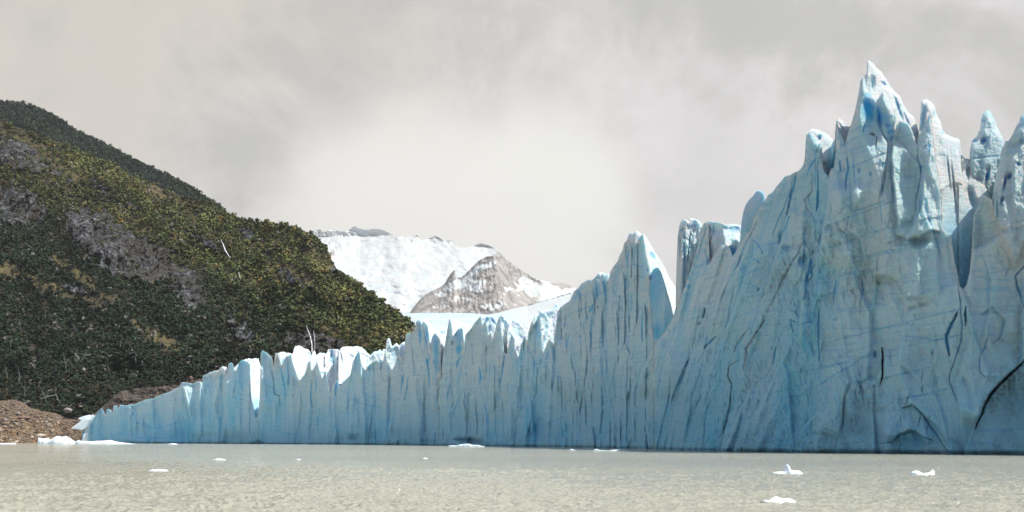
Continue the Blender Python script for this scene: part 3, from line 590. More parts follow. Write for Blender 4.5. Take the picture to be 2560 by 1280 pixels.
    # towers, fins and sunlit shoulders behind the face: outline, reference px, metres behind the wall there, slope (m back per m right), lean, thickness
    def serac(top, xr, off, slope, lean=.15, thick=12, bot=None, blue=0.0, sunlit_crust=.5, rough=1.0, rim=1.2, dx=1.2, jag=3.4, blobs=(), round_=0.0, seed=1.0, front=False):  # white and blue amounts set sunlit and shaded slabs apart by colour
        D0 = float(wallD(xr))+off+(10 if xr < 1500 else 0); lean = lean+(.14 if sunlit_crust >= .85 else 0)
        ys_ = [p[1] for p in top]; zr = (YH-.5*(min(ys_)+max(ys_)))*D0/F
        def Df(X, Y):
            m = D0/F; z = (YH-Y)*m+HC
            Dp = D0+(slope*1.35 if slope > 0 else slope)*(X-xr)*m+.10*zr+lean*(z-zr)
            Dp = Dp if front else np.maximum(Dp, Dw(X, Y)+1.2); fo = np.interp(X, _fx, _fy); k = sstep(2, 16, Y-fo)
            return np.maximum(Dp, Dp*(1-k)+(Dw(X, Y)+11)*k)
        def fn(X, Y, D, Wd, e):
            m = D0/F; u = (X-xr)*m; Z = Wd[..., 2]
            d, bl = ice_detail(u*1.15+seed*31, Z*1.15, X, Y, rough, .15, seed)
            d = d*(.85 if sunlit_crust < .85 else (.27 if xr > 1500 else .5))
            bl = np.clip(bl*.6+blue*(.7+.8*perlin(u/9, Z/9, seed)), 0, 1)
            if round_:
                f1, f2, pl = worley(u/(round_)+seed, Z/(round_*1.2), 5); d = d + .2*round_*(f1*1.3-.6)
            dirt_dark = np.zeros(X.shape, np.float32)
            Xj = X+1.2*fbm(X/7, Y/7, 1.5, 2); Yj = Y+1.2*fbm(X/7, Y/7, 6.5, 2)
            for bb in blobs: apply_blob(Xj, Yj, bb, d, bl, dirt_dark)
            bl = np.clip(bl, 0, 1)
            return d, {'blue': bl, 'dirt_dark': dirt_dark, 'sunlit_crust': np.clip(sunlit_crust+.8*fbm(u/6, Z/6, seed+3, 3), 0, 1)*(1-bl)*(.25+.75*sstep(30, 10, e))}
        hgt = max(YH-p[1] for p in top); ymin = min(p[1] for p in top)
        yb = (max(b[1] for b in bot) if bot else 1120); rows = int(min(360, max(60, (yb-ymin)/1.5)))
        return relief('serac', top, Df, ICE, dx=dx, rows=rows, bot=bot, thick=thick, rim=rim, jag=jag, fine=fn, parent=g)
    flat = lambda a, b, y: [(a, y), (b, y)]
    # left, lit wedge and white shoulders
    serac([(508,950),(514,936),(524,930),(534,928),(545,925),(556,916),(566,918),(572,925),(584,922),(592,913),(600,905),(613,897),(622,896),(630,898),(640,895),(646,896),(650,910),(655,930)], 600, 9, .25, bot=flat(500,660,985), sunlit_crust=.9, round_=5, seed=2)
    serac([(618,905),(626,903),(640,910),(648,930),(654,980),(656,1040)], 626, 2, .9, bot=flat(610,660,1060), sunlit_crust=.9, rough=.7, seed=3, blobs=[(642,1020,14,32,0,.5,.55,0),(632,935,4,16,0,.5,.5,0)], lean=.4)
    serac([(684,930),(686,900),(688,882),(693,885),(700,880),(707,879),(715,882),(724,882),(732,884),(735,872),(740,865),(742,868),(746,864),(752,866),(760,870),(770,873),(776,882),(780,892),(782,905)], 735, 8, .35, lean=.45, bot=flat(680,790,1000), sunlit_crust=.9, round_=6, seed=4, thick=20, blobs=[(706,905,4,10,0,.8,.8,0),(688,925,3,22,0,1,.6,0)])
    serac([(776,900),(781,882),(785,877),(788,880),(790,888),(800,882),(812,883),(820,893),(828,915),(845,925),(860,940),(866,960)], 815, 7, .25, lean=.6, bot=flat(770,870,1010), sunlit_crust=.95, round_=7, seed=5, thick=24, blobs=[(833,930,7,11,.2,2.4,.35,0),(850,955,6,10,0,1.2,.3,0),(800,933,14,2,0,1,.7,0)])
    serac([(812,886),(818,880),(820,874),(830,873),(845,874),(850,878),(857,895),(862,930)], 835, 16, .1, lean=.5, bot=flat(800,870,960), sunlit_crust=.8, round_=9, seed=6, thick=24, blobs=[(828,890,2.5,24,.1,1.6,.8,0),(834,905,3,24,-.1,1.4,.6,0)])
    serac([(846,885),(850,873),(857,867),(870,866),(895,866),(905,869),(912,875),(918,882),(926,888),(934,896),(945,910)], 890, 22, .15, lean=.7, bot=flat(840,950,960), sunlit_crust=1.0, round_=14, seed=7, thick=34, blobs=[(853,890,1.5,16,-.2,1.4,.4,.2),(880,890,1.2,30,-1,.6,.2,.2),(905,885,1.2,24,-1.1,.6,.2,.2)])
    serac([(915,905),(922,895),(928,886),(935,879),(945,878),(950,873),(955,878),(958,872),(966,872),(975,880),(985,890),(998,905)], 950, 9, .15, lean=.6, bot=flat(910,1000,970), sunlit_crust=.7, blue=.15, round_=5, seed=8, thick=22)
    serac([(961,905),(963,875),(965,862),(966,850),(970,845),(975,846),(977,855),(980,866),(985,862),(991,858),(998,864),(1005,857),(1010,855),(1018,852),(1024,860)], 985, 6, .2, lean=.2, bot=flat(955,1030,970), sunlit_crust=.6, blue=.15, rim=1.2, seed=9, blobs=[(985,890,9,20,0,.8,.35,0)])
    serac([(1040,820),(1045,806),(1053,803),(1062,799),(1072,797),(1080,802),(1088,812),(1100,815),(1105,822),(1118,822),(1126,830),(1130,860)], 1085, 10, .3, lean=.45, bot=flat(1035,1140,985), sunlit_crust=.9, round_=6, seed=10, thick=26, blobs=[(1107,835,6,6,0,1,.3,0)])
    serac([(1078,860),(1084,840),(1088,834),(1096,838),(1105,848),(1112,870),(1116,920),(1118,975)], 1090, 3, .9, bot=flat(1070,1125,985), sunlit_crust=.9, seed=11)
    serac([(1120,830),(1122,800),(1125,796),(1132,797),(1150,803),(1165,808),(1172,810),(1178,818),(1184,835),(1190,860)], 1145, 5, .35, lean=.35, bot=flat(1115,1195,980), sunlit_crust=.9, round_=5, seed=12, thick=20, blobs=[(1157,865,7,22,0,1,.8,0)])
    serac([(1180,835),(1186,812),(1195,797),(1202,790),(1215,791),(1228,791),(1236,798),(1242,805),(1248,830),(1254,870)], 1215, 5, .3, lean=.3, bot=flat(1175,1260,960), sunlit_crust=.55, blue=.1, seed=13, thick=18, rough=1.4, blobs=[(1212,812,3,24,.3,1.2,.6,0),(1224,820,3,22,.3,1.2,.5,0),(1232,800,3,12,-.5,.8,.6,0)])
    serac([(1240,830),(1246,800),(1249,788),(1255,789),(1265,796),(1273,806),(1278,818),(1285,835),(1291,862),(1296,900),(1300,930)], 1260, 3.5, .25, lean=.25, bot=flat(1235,1305,965), sunlit_crust=.7, blue=.05, seed=14, thick=14, blobs=[(1262,810,5,14,-.6,.8,.5,0),(1268,835,8,6,0,.8,.45,0),(1270,895,3,18,0,1.5,.9,0),(1257,885,2.5,14,0,1.2,.85,0)])
    serac([(1268,830),(1276,803),(1283,799),(1290,803),(1300,809),(1306,815),(1315,803),(1322,813),(1330,830),(1336,850)], 1300, 13, .25, lean=.5, bot=flat(1262,1345,930), sunlit_crust=.8, blue=.08, round_=6, seed=15, thick=24, blobs=[(1292,830,8,22,-.3,1,.45,0)])
    serac([(1320,835),(1325,815),(1332,800),(1336,790),(1338,779),(1342,788),(1347,771),(1352,779),(1360,783),(1372,797),(1384,815),(1394,842),(1400,880)], 1365, 4, .35, lean=.3, bot=flat(1315,1405,960), sunlit_crust=.75, seed=16, thick=16, rough=1.3, blobs=[(1366,820,5,7,0,1,.5,0),(1374,835,4,10,.4,1,.5,0),(1358,850,3,22,.3,1,.6,0)])
    serac([(1340,790),(1352,778),(1365,775),(1378,772),(1388,764),(1390,758),(1398,768),(1404,775),(1410,800),(1412,830)], 1385, 16, .2, lean=.5, bot=flat(1335,1415,930), sunlit_crust=.7, seed=17, round_=6, thick=24, blobs=[(1391,766,4,8,-.7,.3,.7,0)])
    serac([(1440,745),(1456,712),(1470,702),(1483,698),(1492,688),(1497,681),(1505,680),(1512,684),(1520,682),(1528,690),(1535,720)], 1500, 4, .1, lean=.2, bot=flat(1435,1540,860), sunlit_crust=.4, blue=.35, seed=18, thick=12, blobs=[(1488,705,6,18,.4,1.4,.9,0)])
    serac([(1556,640),(1562,612),(1569,595),(1571,586),(1575,581),(1580,582),(1583,586),(1588,578),(1593,577),(1600,581),(1606,588),(1612,590),(1622,606),(1632,640),(1638,700)], 1592, 3.5, .1, lean=.15, bot=flat(1550,1640,760), sunlit_crust=.85, round_=3.5, seed=19, thick=10)
    serac([(1598,612),(1604,592),(1609,583),(1613,590),(1625,608),(1640,635),(1655,655),(1665,675),(1675,698),(1690,718),(1693,760),(1694,830)], 1612, 3, .8, lean=.4, bot=flat(1590,1700,875), sunlit_crust=.95, seed=20, rough=.7, thick=16, blobs=[(1632,640,6,12,-.5,1,.75,0)])
    serac([(1610,770),(1618,715),(1624,688),(1634,672),(1644,668),(1652,678),(1660,700),(1668,730),(1677,760),(1684,790),(1684,830)], 1645, 1.5, -1.0, lean=.10, bot=flat(1600,1700,880), sunlit_crust=0, blue=.62, seed=21, rough=.6, thick=9, rim=.8, blobs=[(1643,830,10,30,0,.5,.9,0)])
    serac([(1689,760),(1690,700),(1692,640),(1694,590),(1698,565),(1703,552),(1708,547),(1716,550),(1723,553),(1726,545),(1735,546),(1745,551),(1752,556),(1760,580),(1764,640)], 1715, 14, .10, lean=.08, bot=flat(1680,1770,840), sunlit_crust=.65, seed=22, thick=20, rough=1.5, rim=2.2, jag=3, blobs=[(1700,610,3,30,0,1.2,.3,.4),(1711,660,4,70,0,1.6,.55,0),(1705,575,4,7,.6,1,.6,.2),(1722,620,2,50,.1,1.2,.5,.2)])
    serac([(1745,600),(1752,570),(1762,556),(1772,552),(1790,554),(1805,558),(1815,562),(1830,560),(1845,561),(1853,562),(1862,590),(1870,640)], 1805, 11, .35, lean=.9, bot=flat(1735,1880,800), sunlit_crust=.75, blue=.10, seed=23, round_=5, thick=26, blobs=[(1785,575,12,14,0,.8,.35,0),(1835,575,14,10,0,1,.5,0),(1800,600,20,14,.3,.6,.25,0),(1832,630,9,12,0,1.2,.9,0)])
    serac([(1835,640),(1850,600),(1853,560),(1858,530),(1864,512),(1872,500),(1883,489),(1890,480),(1896,476),(1904,477),(1910,481),(1914,498),(1922,530),(1930,580)], 1885, 6, -.2, lean=.2, bot=flat(1830,1935,760), sunlit_crust=.05, blue=.55, seed=24, rough=.5, thick=9, rim=2.0, jag=1.5)
    serac([(2004,430),(2012,395),(2014,352),(2016,335),(2022,326),(2030,322),(2045,324),(2060,330),(2074,340),(2082,350),(2084,375),(2081,405),(2086,450),(2090,500)], 2045, 15, .45, front=True, lean=.25, bot=flat(1998,2095,580), sunlit_crust=.95, seed=25, round_=3.5, thick=12, blobs=[(2048,345,4,7,.3,1.2,.6,0),(2060,410,8,5,.4,.4,.1,.5),(2024,345,6,10,0,.4,.5,0)])
    serac([(2070,420),(2075,390),(2077,365),(2084,352),(2090,345),(2096,360),(2098,420),(2100,470)], 2086, 17, -.4, bot=flat(2065,2105,560), sunlit_crust=.1, blue=.6, seed=26, rough=.4, thick=5, rim=.9)
    serac([(2070,440),(2074,425),(2080,418),(2086,422),(2092,440),(2094,480)], 2082, 13, .2, bot=flat(2065,2100,540), sunlit_crust=.6, blue=.1, seed=36, thick=4, rim=.8)
    serac([(2086,360),(2089,318),(2090,302),(2093,297),(2097,294),(2105,300),(2115,313),(2122,316),(2130,320),(2138,350),(2140,400)], 2105, 13, .5, front=True, lean=.2, bot=flat(2082,2145,500), sunlit_crust=.95, seed=27, thick=7, rim=1.2, blobs=[(2104,318,2,10,-.5,1,.5,0)])
    serac([(2144,260),(2150,210),(2155,197),(2162,188),(2167,184),(2164,176),(2161,163),(2163,155),(2169,152),(2175,152),(2182,156),(2190,168),(2198,175),(2207,185),(2215,197),(2224,212),(2235,227),(2250,240),(2258,260),(2270,280),(2283,290),(2290,305),(2297,330),(2306,370),(2316,420)], 2200, 1.8, .48, lean=.32, bot=flat(2138,2325,560), sunlit_crust=1.0, seed=28, rough=.7, rim=1.4, thick=14, jag=3, blobs=[(2178,212,9,20,0,1.6,.5,0),(2210,210,9,5,.6,.8,.45,0),(2246,270,4,34,-.35,1.2,.5,0),(2230,300,8,26,-.3,.7,.45,0),(2265,295,3,24,-.4,.8,.35,0)])
    serac([(2292,362),(2296,340),(2299,310),(2302,275),(2303,252),(2310,248),(2318,249),(2328,255),(2337,265),(2341,285),(2352,305),(2357,325),(2365,335),(2380,342),(2395,346),(2400,352),(2402,372),(2410,392),(2416,440),(2424,520),(2430,600),(2434,720)], 2325, .8, .20, lean=.22, bot=flat(2285,2440,830), sunlit_crust=1.0, seed=29, rough=.8, rim=1.2, thick=16, jag=3, blobs=[(2306,300,8,44,.12,1.6,.55,0),(2336,285,4,10,0,.8,.6,0),(2356,330,4,9,0,.8,.6,0),(2408,420,5,60,-.15,2.2,.45,0),(2385,470,2,60,-.1,1.0,.3,0),(2372,430,2,40,-.1,.8,.3,0),(2412,660,14,90,0,1.0,.75,0),(2385,660,70,150,0,.3,.75,0)])  # wide low blobs paint the gap's blue shade into the colour
    serac([(2397,430),(2403,392),(2415,395),(2430,401),(2445,415),(2460,440),(2475,470),(2480,500),(2486,560),(2490,640)], 2430, 9, .2, lean=.2, bot=flat(2390,2495,760), sunlit_crust=.85, seed=30, rough=1.6, rim=1.8, thick=16, blobs=[(2415,660,40,150,0,.2,.75,0),(2420,430,5,16,0,1.4,.5,0),(2430,500,12,40,-.3,1.8,.5,0)])  # tall blob paints the same blue shade of the gap
    serac([(2420,470),(2424,395),(2424,372),(2430,352),(2442,340),(2450,325),(2452,300),(2457,285),(2464,277),(2470,273),(2476,280),(2483,293),(2490,305),(2493,318),(2503,335),(2512,360),(2518,400),(2530,470)], 2470, 14, .12, lean=.12, bot=flat(2415,2540,640), sunlit_crust=.35, blue=.22, seed=31, thick=12, rim=1.5, blobs=[(2436,350,6,7,.4,1,.75,0),(2459,352,6,9,.6,1,.8,0),(2458,300,9,3,0,.8,.5,0),(2468,440,5,18,.25,1.2,.95,0)])
    serac([(2476,520),(2484,470),(2492,430),(2500,398),(2505,372),(2514,352),(2522,352),(2534,331),(2540,318),(2548,305),(2551,290),(2560,282),(2575,300),(2600,340),(2640,360),(2700,420),(2760,520)], 2540, 3, -.5, lean=.10, bot=flat(2470,2770,1000), sunlit_crust=.25, blue=.12, seed=32, thick=18, rim=2.0, rough=1.6, blobs=[(2512,455,3,20,.2,1.4,.8,0),(2524,440,5,9,.4,1.4,.8,0),(2555,350,6,6,.4,1,.6,0),(2545,410,5,6,.4,1,.6,0),(2505,500,3,10,.3,1,.8,0)])
    # a broken ice plateau behind the front
    def fp(X, Y, D, Wd, e):
        f1, f2, pl = worley(Wd[..., 0]/26., Wd[..., 1]/26., 4)
        return (f1-.5)*6, {'blue': np.clip((f1-.4)*.6, 0, .5), 'dirt_dark': np.zeros(X.shape, np.float32), 'sunlit_crust': np.full(X.shape, .6, np.float32)}
    xs = np.linspace(250, 3600, 210); ts = np.linspace(16, 520, 60)
    X, T = np.meshgrid(xs, ts); Dd = wallD(X)+T*np.where(X > 900, 1.0, .4)
    wx = (X-1280)/F*wallD(X)+T*.85; wy = Dd
    crest = np.interp(X, [p[0] for p in FRONT], [p[1] for p in FRONT]); hz = (YH-np.clip(crest, 300, 1090))/F*wallD(X)
    k = np.ones(25)/25; hs = np.stack([np.convolve(np.pad(r_, 12, mode='edge'), k, 'valid') for r_ in hz]); f1, f2, pl = worley(wx/22, wy/22, 4)
    z = hs*.62-(f1*12)+3*fbm(wx/9, wy/9, 0, 3); z = np.clip(z, 1, 60); z[-1] = -2; z[:, 0] = -2; z[:, -1] = -2; z[0] = np.minimum(z[0], 20)
    co = np.stack([wx, wy, z], -1); R_, C_ = X.shape; idx = np.arange(R_*C_).reshape(R_, C_)
    f = np.stack([idx[:-1, :-1], idx[:-1, 1:], idx[1:, 1:], idx[1:, :-1]], -1).reshape(-1, 4)
    bl = np.clip(f1-.5, 0, .5).reshape(-1)
    mesh_np('ice_plateau', co.reshape(-1, 3), f, ICE, {'blue': bl, 'dirt_dark': bl*0, 'sunlit_crust': bl*0+.6}, parent=g)
glacier()

# ------------------------------------------------------------------ hills
HTOP = [(-220,262),(-60,292),(0,303),(60,325),(120,345),(200,375),(280,410),(350,445),(420,478),(470,496),(520,506),(560,527),(600,545),(650,555),(700,560),(740,568),(780,585),(800,600),(815,620),(830,650),(840,670),(870,690),(900,710),(940,740),(980,770),(1010,790),(1030,805),(1042,830),(1060,850),(1100,880),(1200,960),(1260,1060)]
_ht = np.array(HTOP, float)
def hillD(X, Y):
    yt = np.interp(X, _ht[:, 0], _ht[:, 1]); t = np.clip((1098-Y)/(1098-yt), -.05, 1.02)
    Db = np.interp(X, [-220, 400, 700, 1260], [1010, 1020, 1060, 1000]); Dt = np.interp(X, [-220, 0, 500, 800, 1040, 1260], [2050, 2000, 1800, 1500, 1220, 1050])
    D = Db+(Dt-Db)*np.sign(t)*np.abs(t)**1.15
    D = D + 55*perlin((X+Y*.8)/210, (Y-X*.6)/160, 3.3)*np.clip(t*3, 0, 1)*np.clip((1-t)*6, .15, 1) + 22*perlin((X+Y*.8)/70, (Y-X*.6)/60, 1.3)*np.clip(t*3, 0, 1)
    return D
ROCKS = [[(0,338),(40,345),(80,370),(110,400),(130,412),(100,440),(60,430),(0,405)], [(-40,470),(60,470),(105,490),(118,530),(95,575),(40,560),(-40,555)],
 [(165,535),(205,520),(235,530),(262,522),(300,570),(350,590),(415,620),(437,642),(425,680),(400,715),(350,700),(290,690),(230,650),(190,610),(165,570)],
 [(432,655),(480,670),(512,690),(522,750),(490,785),(450,760),(418,700)], [(690,662),(740,672),(785,700),(775,722),(720,712),(692,690)], [(565,790),(610,805),(650,845),(625,862),(580,835)],
 [(728,822),(800,835),(872,852),(862,885),(740,885),(712,852)], [(596,566),(625,575),(640,600),(620,603)], [(805,640),(835,655),(845,680),(820,672)], [(212,446),(250,460),(290,492),(275,492),(235,470)],
 [(315,505),(350,520),(378,530),(360,535),(325,520)], [(120,412),(160,430),(200,460),(185,465),(150,445)], [(500,600),(540,605),(545,625),(505,622)], [(150,700),(200,720),(260,770),(230,770),(170,730)], [(455,575),(500,590),(540,612),(500,612)],
 [(880,765),(905,770),(900,778),(884,775)]]
GRASS = [[(-40,650),(30,655),(70,668),(120,705),(200,735),(270,755),(250,770),(180,752),(120,728),(60,700),(-40,695)], [(0,308),(60,330),(120,372),(170,418),(215,455),(190,460),(140,418),(110,395),(70,362),(0,332)],
 [(320,795),(380,812),(430,840),(470,872),(440,885),(390,855),(325,822)], [(130,630),(170,650),(250,720),(300,750),(280,755),(210,715),(140,660)], [(770,650),(830,640),(842,668),(820,672),(780,665)], [(690,655),(760,672),(800,700),(815,740),(790,725),(740,690)],
 [(740,600),(790,620),(820,650),(800,655),(760,635)], [(870,830),(920,850),(950,880),(900,870)], [(780,800),(830,815),(880,850),(830,840)], [(350,450),(400,470),(430,500),(400,500),(360,475)], [(285,510),(360,560),(430,600),(420,612),(350,580)], [(430,470),(470,500),(500,560),(480,560),(450,520)],
 [(600,660),(650,690),(690,740),(660,730),(620,690)], [(555,620),(575,640),(590,660),(570,655)]]
def hill_masks(X, Y):
    rk = np.zeros(X.shape, np.float32); gr = rk.copy()
    for p in ROCKS: rk = np.maximum(rk, poly_mask(X, Y, p, 3, 22, .055))
    for p in GRASS: gr = np.maximum(gr, poly_mask(X, Y, p, 6, 16, .05))
    n = fbm(X/30+Y/60, Y/22-X/60, 2.2, 4)
    rk = np.maximum(rk, sstep(.44, .53, n)*.9*(Y > 430)*sstep(330, 420, X+.5*(800-Y))); gr = np.maximum(gr, sstep(.25, .42, fbm(X/45+Y/70, Y/26-X/70, 8.8, 4))*.8)
    rk = rk*sstep(1.05, .6, gr+0*rk)
    return rk, gr
def hills():
    def fine(X, Y, D, Wd, e):
        rk, gr = hill_masks(X, Y)
        r = fbm(Wd[..., 0]/19, Wd[..., 1]/90, Wd[..., 2]/48, 5, .66, True)
        f1, f2, pl = worley(X/16+Y/60, Y/34, 2)
        d = rk*(-19*r+15*pl-1) + 5*fbm(X/14, Y/14, 5, 4)*(1-rk)
        return d, {'rock': rk, 'grass': gr}
    tag(relief('mountainside', HTOP, hillD, GROUND, dx=1.9, rows=430, thick=500, rim=0, jag=2.5, jagf=.05, fine=fine, zbot=-3), kind='structure')
    RT = [(-260,238),(-60,250),(0,255),(60,259),(120,283),(160,305),(200,330),(250,356),(300,380),(350,407),(400,430),(450,453),(490,478),(520,500),(545,515),(580,540),(640,600)]
    def Dr(X, Y): return 2900+1.6*(900-Y)*.5+40*perlin(X/90, Y/60, 2.)
    global ridgeD, RIDGE; ridgeD = Dr; RIDGE = np.array(RT, float)
    def fr(X, Y, D, Wd, e):
        return 10*fbm(X/14, Y/14, 5, 4), {'rock': np.zeros(X.shape, np.float32), 'grass': np.zeros(X.shape, np.float32)}
    tag(relief('distant_ridge', RT, Dr, GROUND, dx=4, rows=60, bot=[(-260,700),(640,700)], thick=600, rim=0, jag=3, jagf=.05, fine=fr, zbot=-900), kind='structure')
hills()

# moraine bank along the shore
MTOP = [(-220,975),(-60,992),(0,1001),(20,998),(45,1000),(62,1008),(75,1019),(90,1023),(115,1029),(140,1033),(170,1047),(190,1050),(205,1046),(225,1040),(245,1026),(265,1008),(285,990),(300,978),(330,972),(380,968),(430,962),(470,952),(520,945),(560,960),(620,1000),(680,1060)]
_mt = np.array(MTOP, float)
def moraineD(X, Y):
    yt = np.interp(X, _mt[:, 0], _mt[:, 1]); t = np.clip((1109-Y)/(1109-yt), 0, 1)
    return 846+(X < 210)*0+np.interp(X, [-220, 150, 240, 680], [0, 20, 70, 60])*1.0+t*np.interp(X, [-220, 100, 250, 680], [130, 110, 95, 60])+5*perlin(X/24, Y/14, 4.4)
def moraine():
    def fine(X, Y, D, Wd, e):
        d = 3.2*fbm(X/7, Y/4, 1.1, 4, .65)+1.4*worley(X/4, Y/2.4, 3)[2]
        low = sstep(1035, 1100, Y)*sstep(230, 120, X); dk = sstep(150, 260, X+.6*(1040-Y))*.55  # dk darkens the right end in colour for its shade
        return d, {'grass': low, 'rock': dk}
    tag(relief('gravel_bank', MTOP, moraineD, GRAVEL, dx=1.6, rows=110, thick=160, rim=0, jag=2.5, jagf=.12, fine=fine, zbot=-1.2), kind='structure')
moraine()

# ------------------------------------------------------------------ far snow, icefield, rock peak
def far():
    FT = [(640,640),(700,610),(760,588),(785,577),(797,571),(812,580),(824,572),(838,574),(850,578),(868,578),(885,565),(900,572),(915,574),(938,572),(952,573),(968,580),(990,590),(1012,592),(1028,590),(1044,588),(1052,600),(1072,596),(1086,589),(1100,594),(1112,605),(1118,602),(1128,600),(1142,612),(1160,619),(1180,617),(1196,609),(1204,608),(1222,613),(1240,622),(1270,652),(1310,680),(1350,700),(1372,705),(1392,709),(1408,706),(1424,714),(1445,724),(1520,770),(1700,860)]
    _f = np.array(FT, float)
    def Df(X, Y):
        yt = np.interp(X, [600, 1000, 1240, 1445, 1700], [600, 585, 622, 700, 780]); t = np.clip((860-Y)/np.maximum(860-yt, 40), 0, 1)
        return 11500+8000*t**1.3*np.interp(X, [900, 1350], [1, .45])+300*fbm(X/70, Y/50, 3.1, 3)
    RK = [[(788,580),(797,570),(812,580),(830,594),(848,598),(838,606),(822,614),(806,604)], [(838,590),(860,580),(885,580),(915,578),(918,592),(886,590),(860,600),(845,604)], [(822,548),(828,550),(832,562),(846,566),(838,572),(824,565)],
      [(836,610),(852,607),(850,620),(838,622)], [(824,624),(836,622),(838,636),(828,640)], [(866,608),(878,605),(880,612),(872,620),(866,616)], [(950,562),(962,564),(978,582),(988,592),(976,590),(960,578)], [(925,558),(945,560),(942,568),(928,568)],
      [(1010,592),(1028,589),(1043,586),(1043,606),(1028,604)], [(1068,598),(1084,588),(1098,592),(1110,603),(1100,606),(1086,608)], [(1116,603),(1128,600),(1140,608),(1158,619),(1140,616),(1124,614)], [(1195,620),(1200,609),(1204,608)], [(1205,610),(1222,612),(1236,626),(1218,622)],
      [(1240,630),(1256,626),(1274,640),(1300,668),(1332,694),(1362,708),(1350,714),(1330,702),(1306,690),(1296,700),(1300,716),(1280,700),(1262,672),(1246,650)], [(1372,706),(1392,708),(1408,704),(1424,712),(1436,718),(1412,722),(1404,728),(1396,716),(1380,712)]]
    def ff(X, Y, D, Wd, e):
        rk = np.zeros(X.shape, np.float32)
        for p in RK: rk = np.maximum(rk, poly_mask(X, Y, p, 2.0, 4, .18))
        d = 110*fbm(X/22, Y/10, 1.2, 5, .55)+110*rk*fbm(X/7, Y/9, 5, 3)
        rk = rk*(.20+.80*sstep(606, 650, Y)); ic = sstep(.0, .4, fbm(X/26+Y/40, Y/12, 4.4, 4))*sstep(640, 690, Y)  # upper rock paled in the colour, standing for mist
        return d, {'rock': rk, 'blue': ic*.55}
    tag(relief('snowy_mountain', FT, Df, SNOWICE, dx=1.8, rows=200, bot=[(640,860),(1700,880)], thick=1800, rim=0, jag=1.5, jagf=.2, fine=ff, zbot=-1800), kind='structure')
    NT = [(1018,790),(1027,778),(1040,760),(1052,746),(1066,735),(1080,727),(1092,722),(1103,716),(1110,710),(1116,702),(1124,688),(1134,676),(1137,675),(1138,690),(1142,696),(1150,694),(1160,688),(1176,672),(1190,658),(1202,648),(1216,642),(1228,640),(1238,637),(1246,641),(1256,652),(1268,668),(1276,688),(1284,706),(1292,716),(1306,728),(1318,736),(1328,744),(1345,741),(1338,748),(1345,758),(1360,790)]
    _n = np.array(NT, float)
    def Dn(X, Y):
        yt = np.interp(X, _n[:, 0], _n[:, 1]); t = np.clip((800-Y)/np.maximum(800-yt, 20), 0, 1)
        ridge = np.interp(X-.25*(Y-640), [1020, 1120, 1235, 1290, 1360], [160, 120, 0, 130, 330])
        return 8000+1300*t+ridge*2.6
    SN = [[(1128,706),(1145,697),(1160,697),(1172,690),(1186,700),(1214,700),(1216,706),(1203,716),(1208,728),(1190,730),(1168,726),(1140,722),(1122,728),(1106,726),(1112,716)], [(1236,652),(1241,655),(1236,664),(1200,676),(1180,690),(1156,698),(1168,690),(1190,668),(1210,660)],
      [(1085,736),(1102,728),(1118,735),(1112,742),(1092,740)], [(1130,755),(1142,738),(1152,745),(1143,753)], [(1082,766),(1092,765),(1090,770),(1082,770)], [(1108,763),(1120,761),(1122,766),(1110,768)], [(1298,722),(1310,726),(1296,729),(1284,728)], [(1220,768),(1250,757),(1262,760),(1250,768),(1226,778)], [(1200,765),(1222,758),(1230,764),(1210,772)], [(1150,742),(1180,748),(1192,754),(1178,752),(1160,748)], [(1062,782),(1074,776),(1072,782)], [(1260,716),(1290,722),(1264,730)]]
    def fn(X, Y, D, Wd, e):
        sn = np.zeros(X.shape, np.float32)
        for p in SN: sn = np.maximum(sn, poly_mask(X, Y, p, 1.6, 5, .2))
        n = fbm(X/12+Y/30, Y/7-X/22, 6.6, 4); sn = np.maximum(sn, sstep(.36, .44, n)*sstep(690, 730, Y))
        return -55*fbm(X/17, Y/22, 3.2, 4, .5, True)+35*fbm(X/7, Y/9, 1.2, 4), {'rock': 1-sn, 'blue': sn*0}
    tag(relief('rock_peak', NT, Dn, SNOWICE, dx=1.2, rows=130, bot=[(1018,800),(1360,800)], thick=500, rim=0, jag=1.5, jagf=.25, fine=fn, zbot=-900), kind='structure')
    IT = [(860,784),(1000,783),(1100,781),(1180,783),(1220,786),(1245,782),(1270,775),(1300,768),(1340,756),(1380,746),(1420,733),(1450,728),(1520,720),(1600,716),(1700,730)]
    _i = np.array(IT, float)
    def Di(X, Y):
        yt = np.interp(X, [860, 1200, 1320, 1450, 1700], [783, 783, 765, 728, 720]); t = np.clip((910-Y)/np.maximum(910-yt, 20), 0, 1)
        return 1300+5900*t**1.25+200*np.interp(X, [1200, 1500], [0, 1])
    def fi(X, Y, D, Wd, e):
        f1, f2, pl = worley(X/7, Y/2.6, 6); w = sstep(1200, 1330, X-.8*(Y-790))
        return 12*fbm(X/9, Y/2.2, 2.3, 4, .65)+w*14*pl, {'rock': np.zeros(X.shape, np.float32), 'blue': np.clip(1.0-w*.75+.5*fbm(X/12, Y/3, 3, 3), 0, 1)}
    tag(relief('icefield', IT, Di, SNOWICE, dx=1.5, rows=110, bot=[(860,905),(1700,905)], thick=400, rim=0, jag=1.2, jagf=.35, fine=fi, zbot=-900), kind='structure')
far()

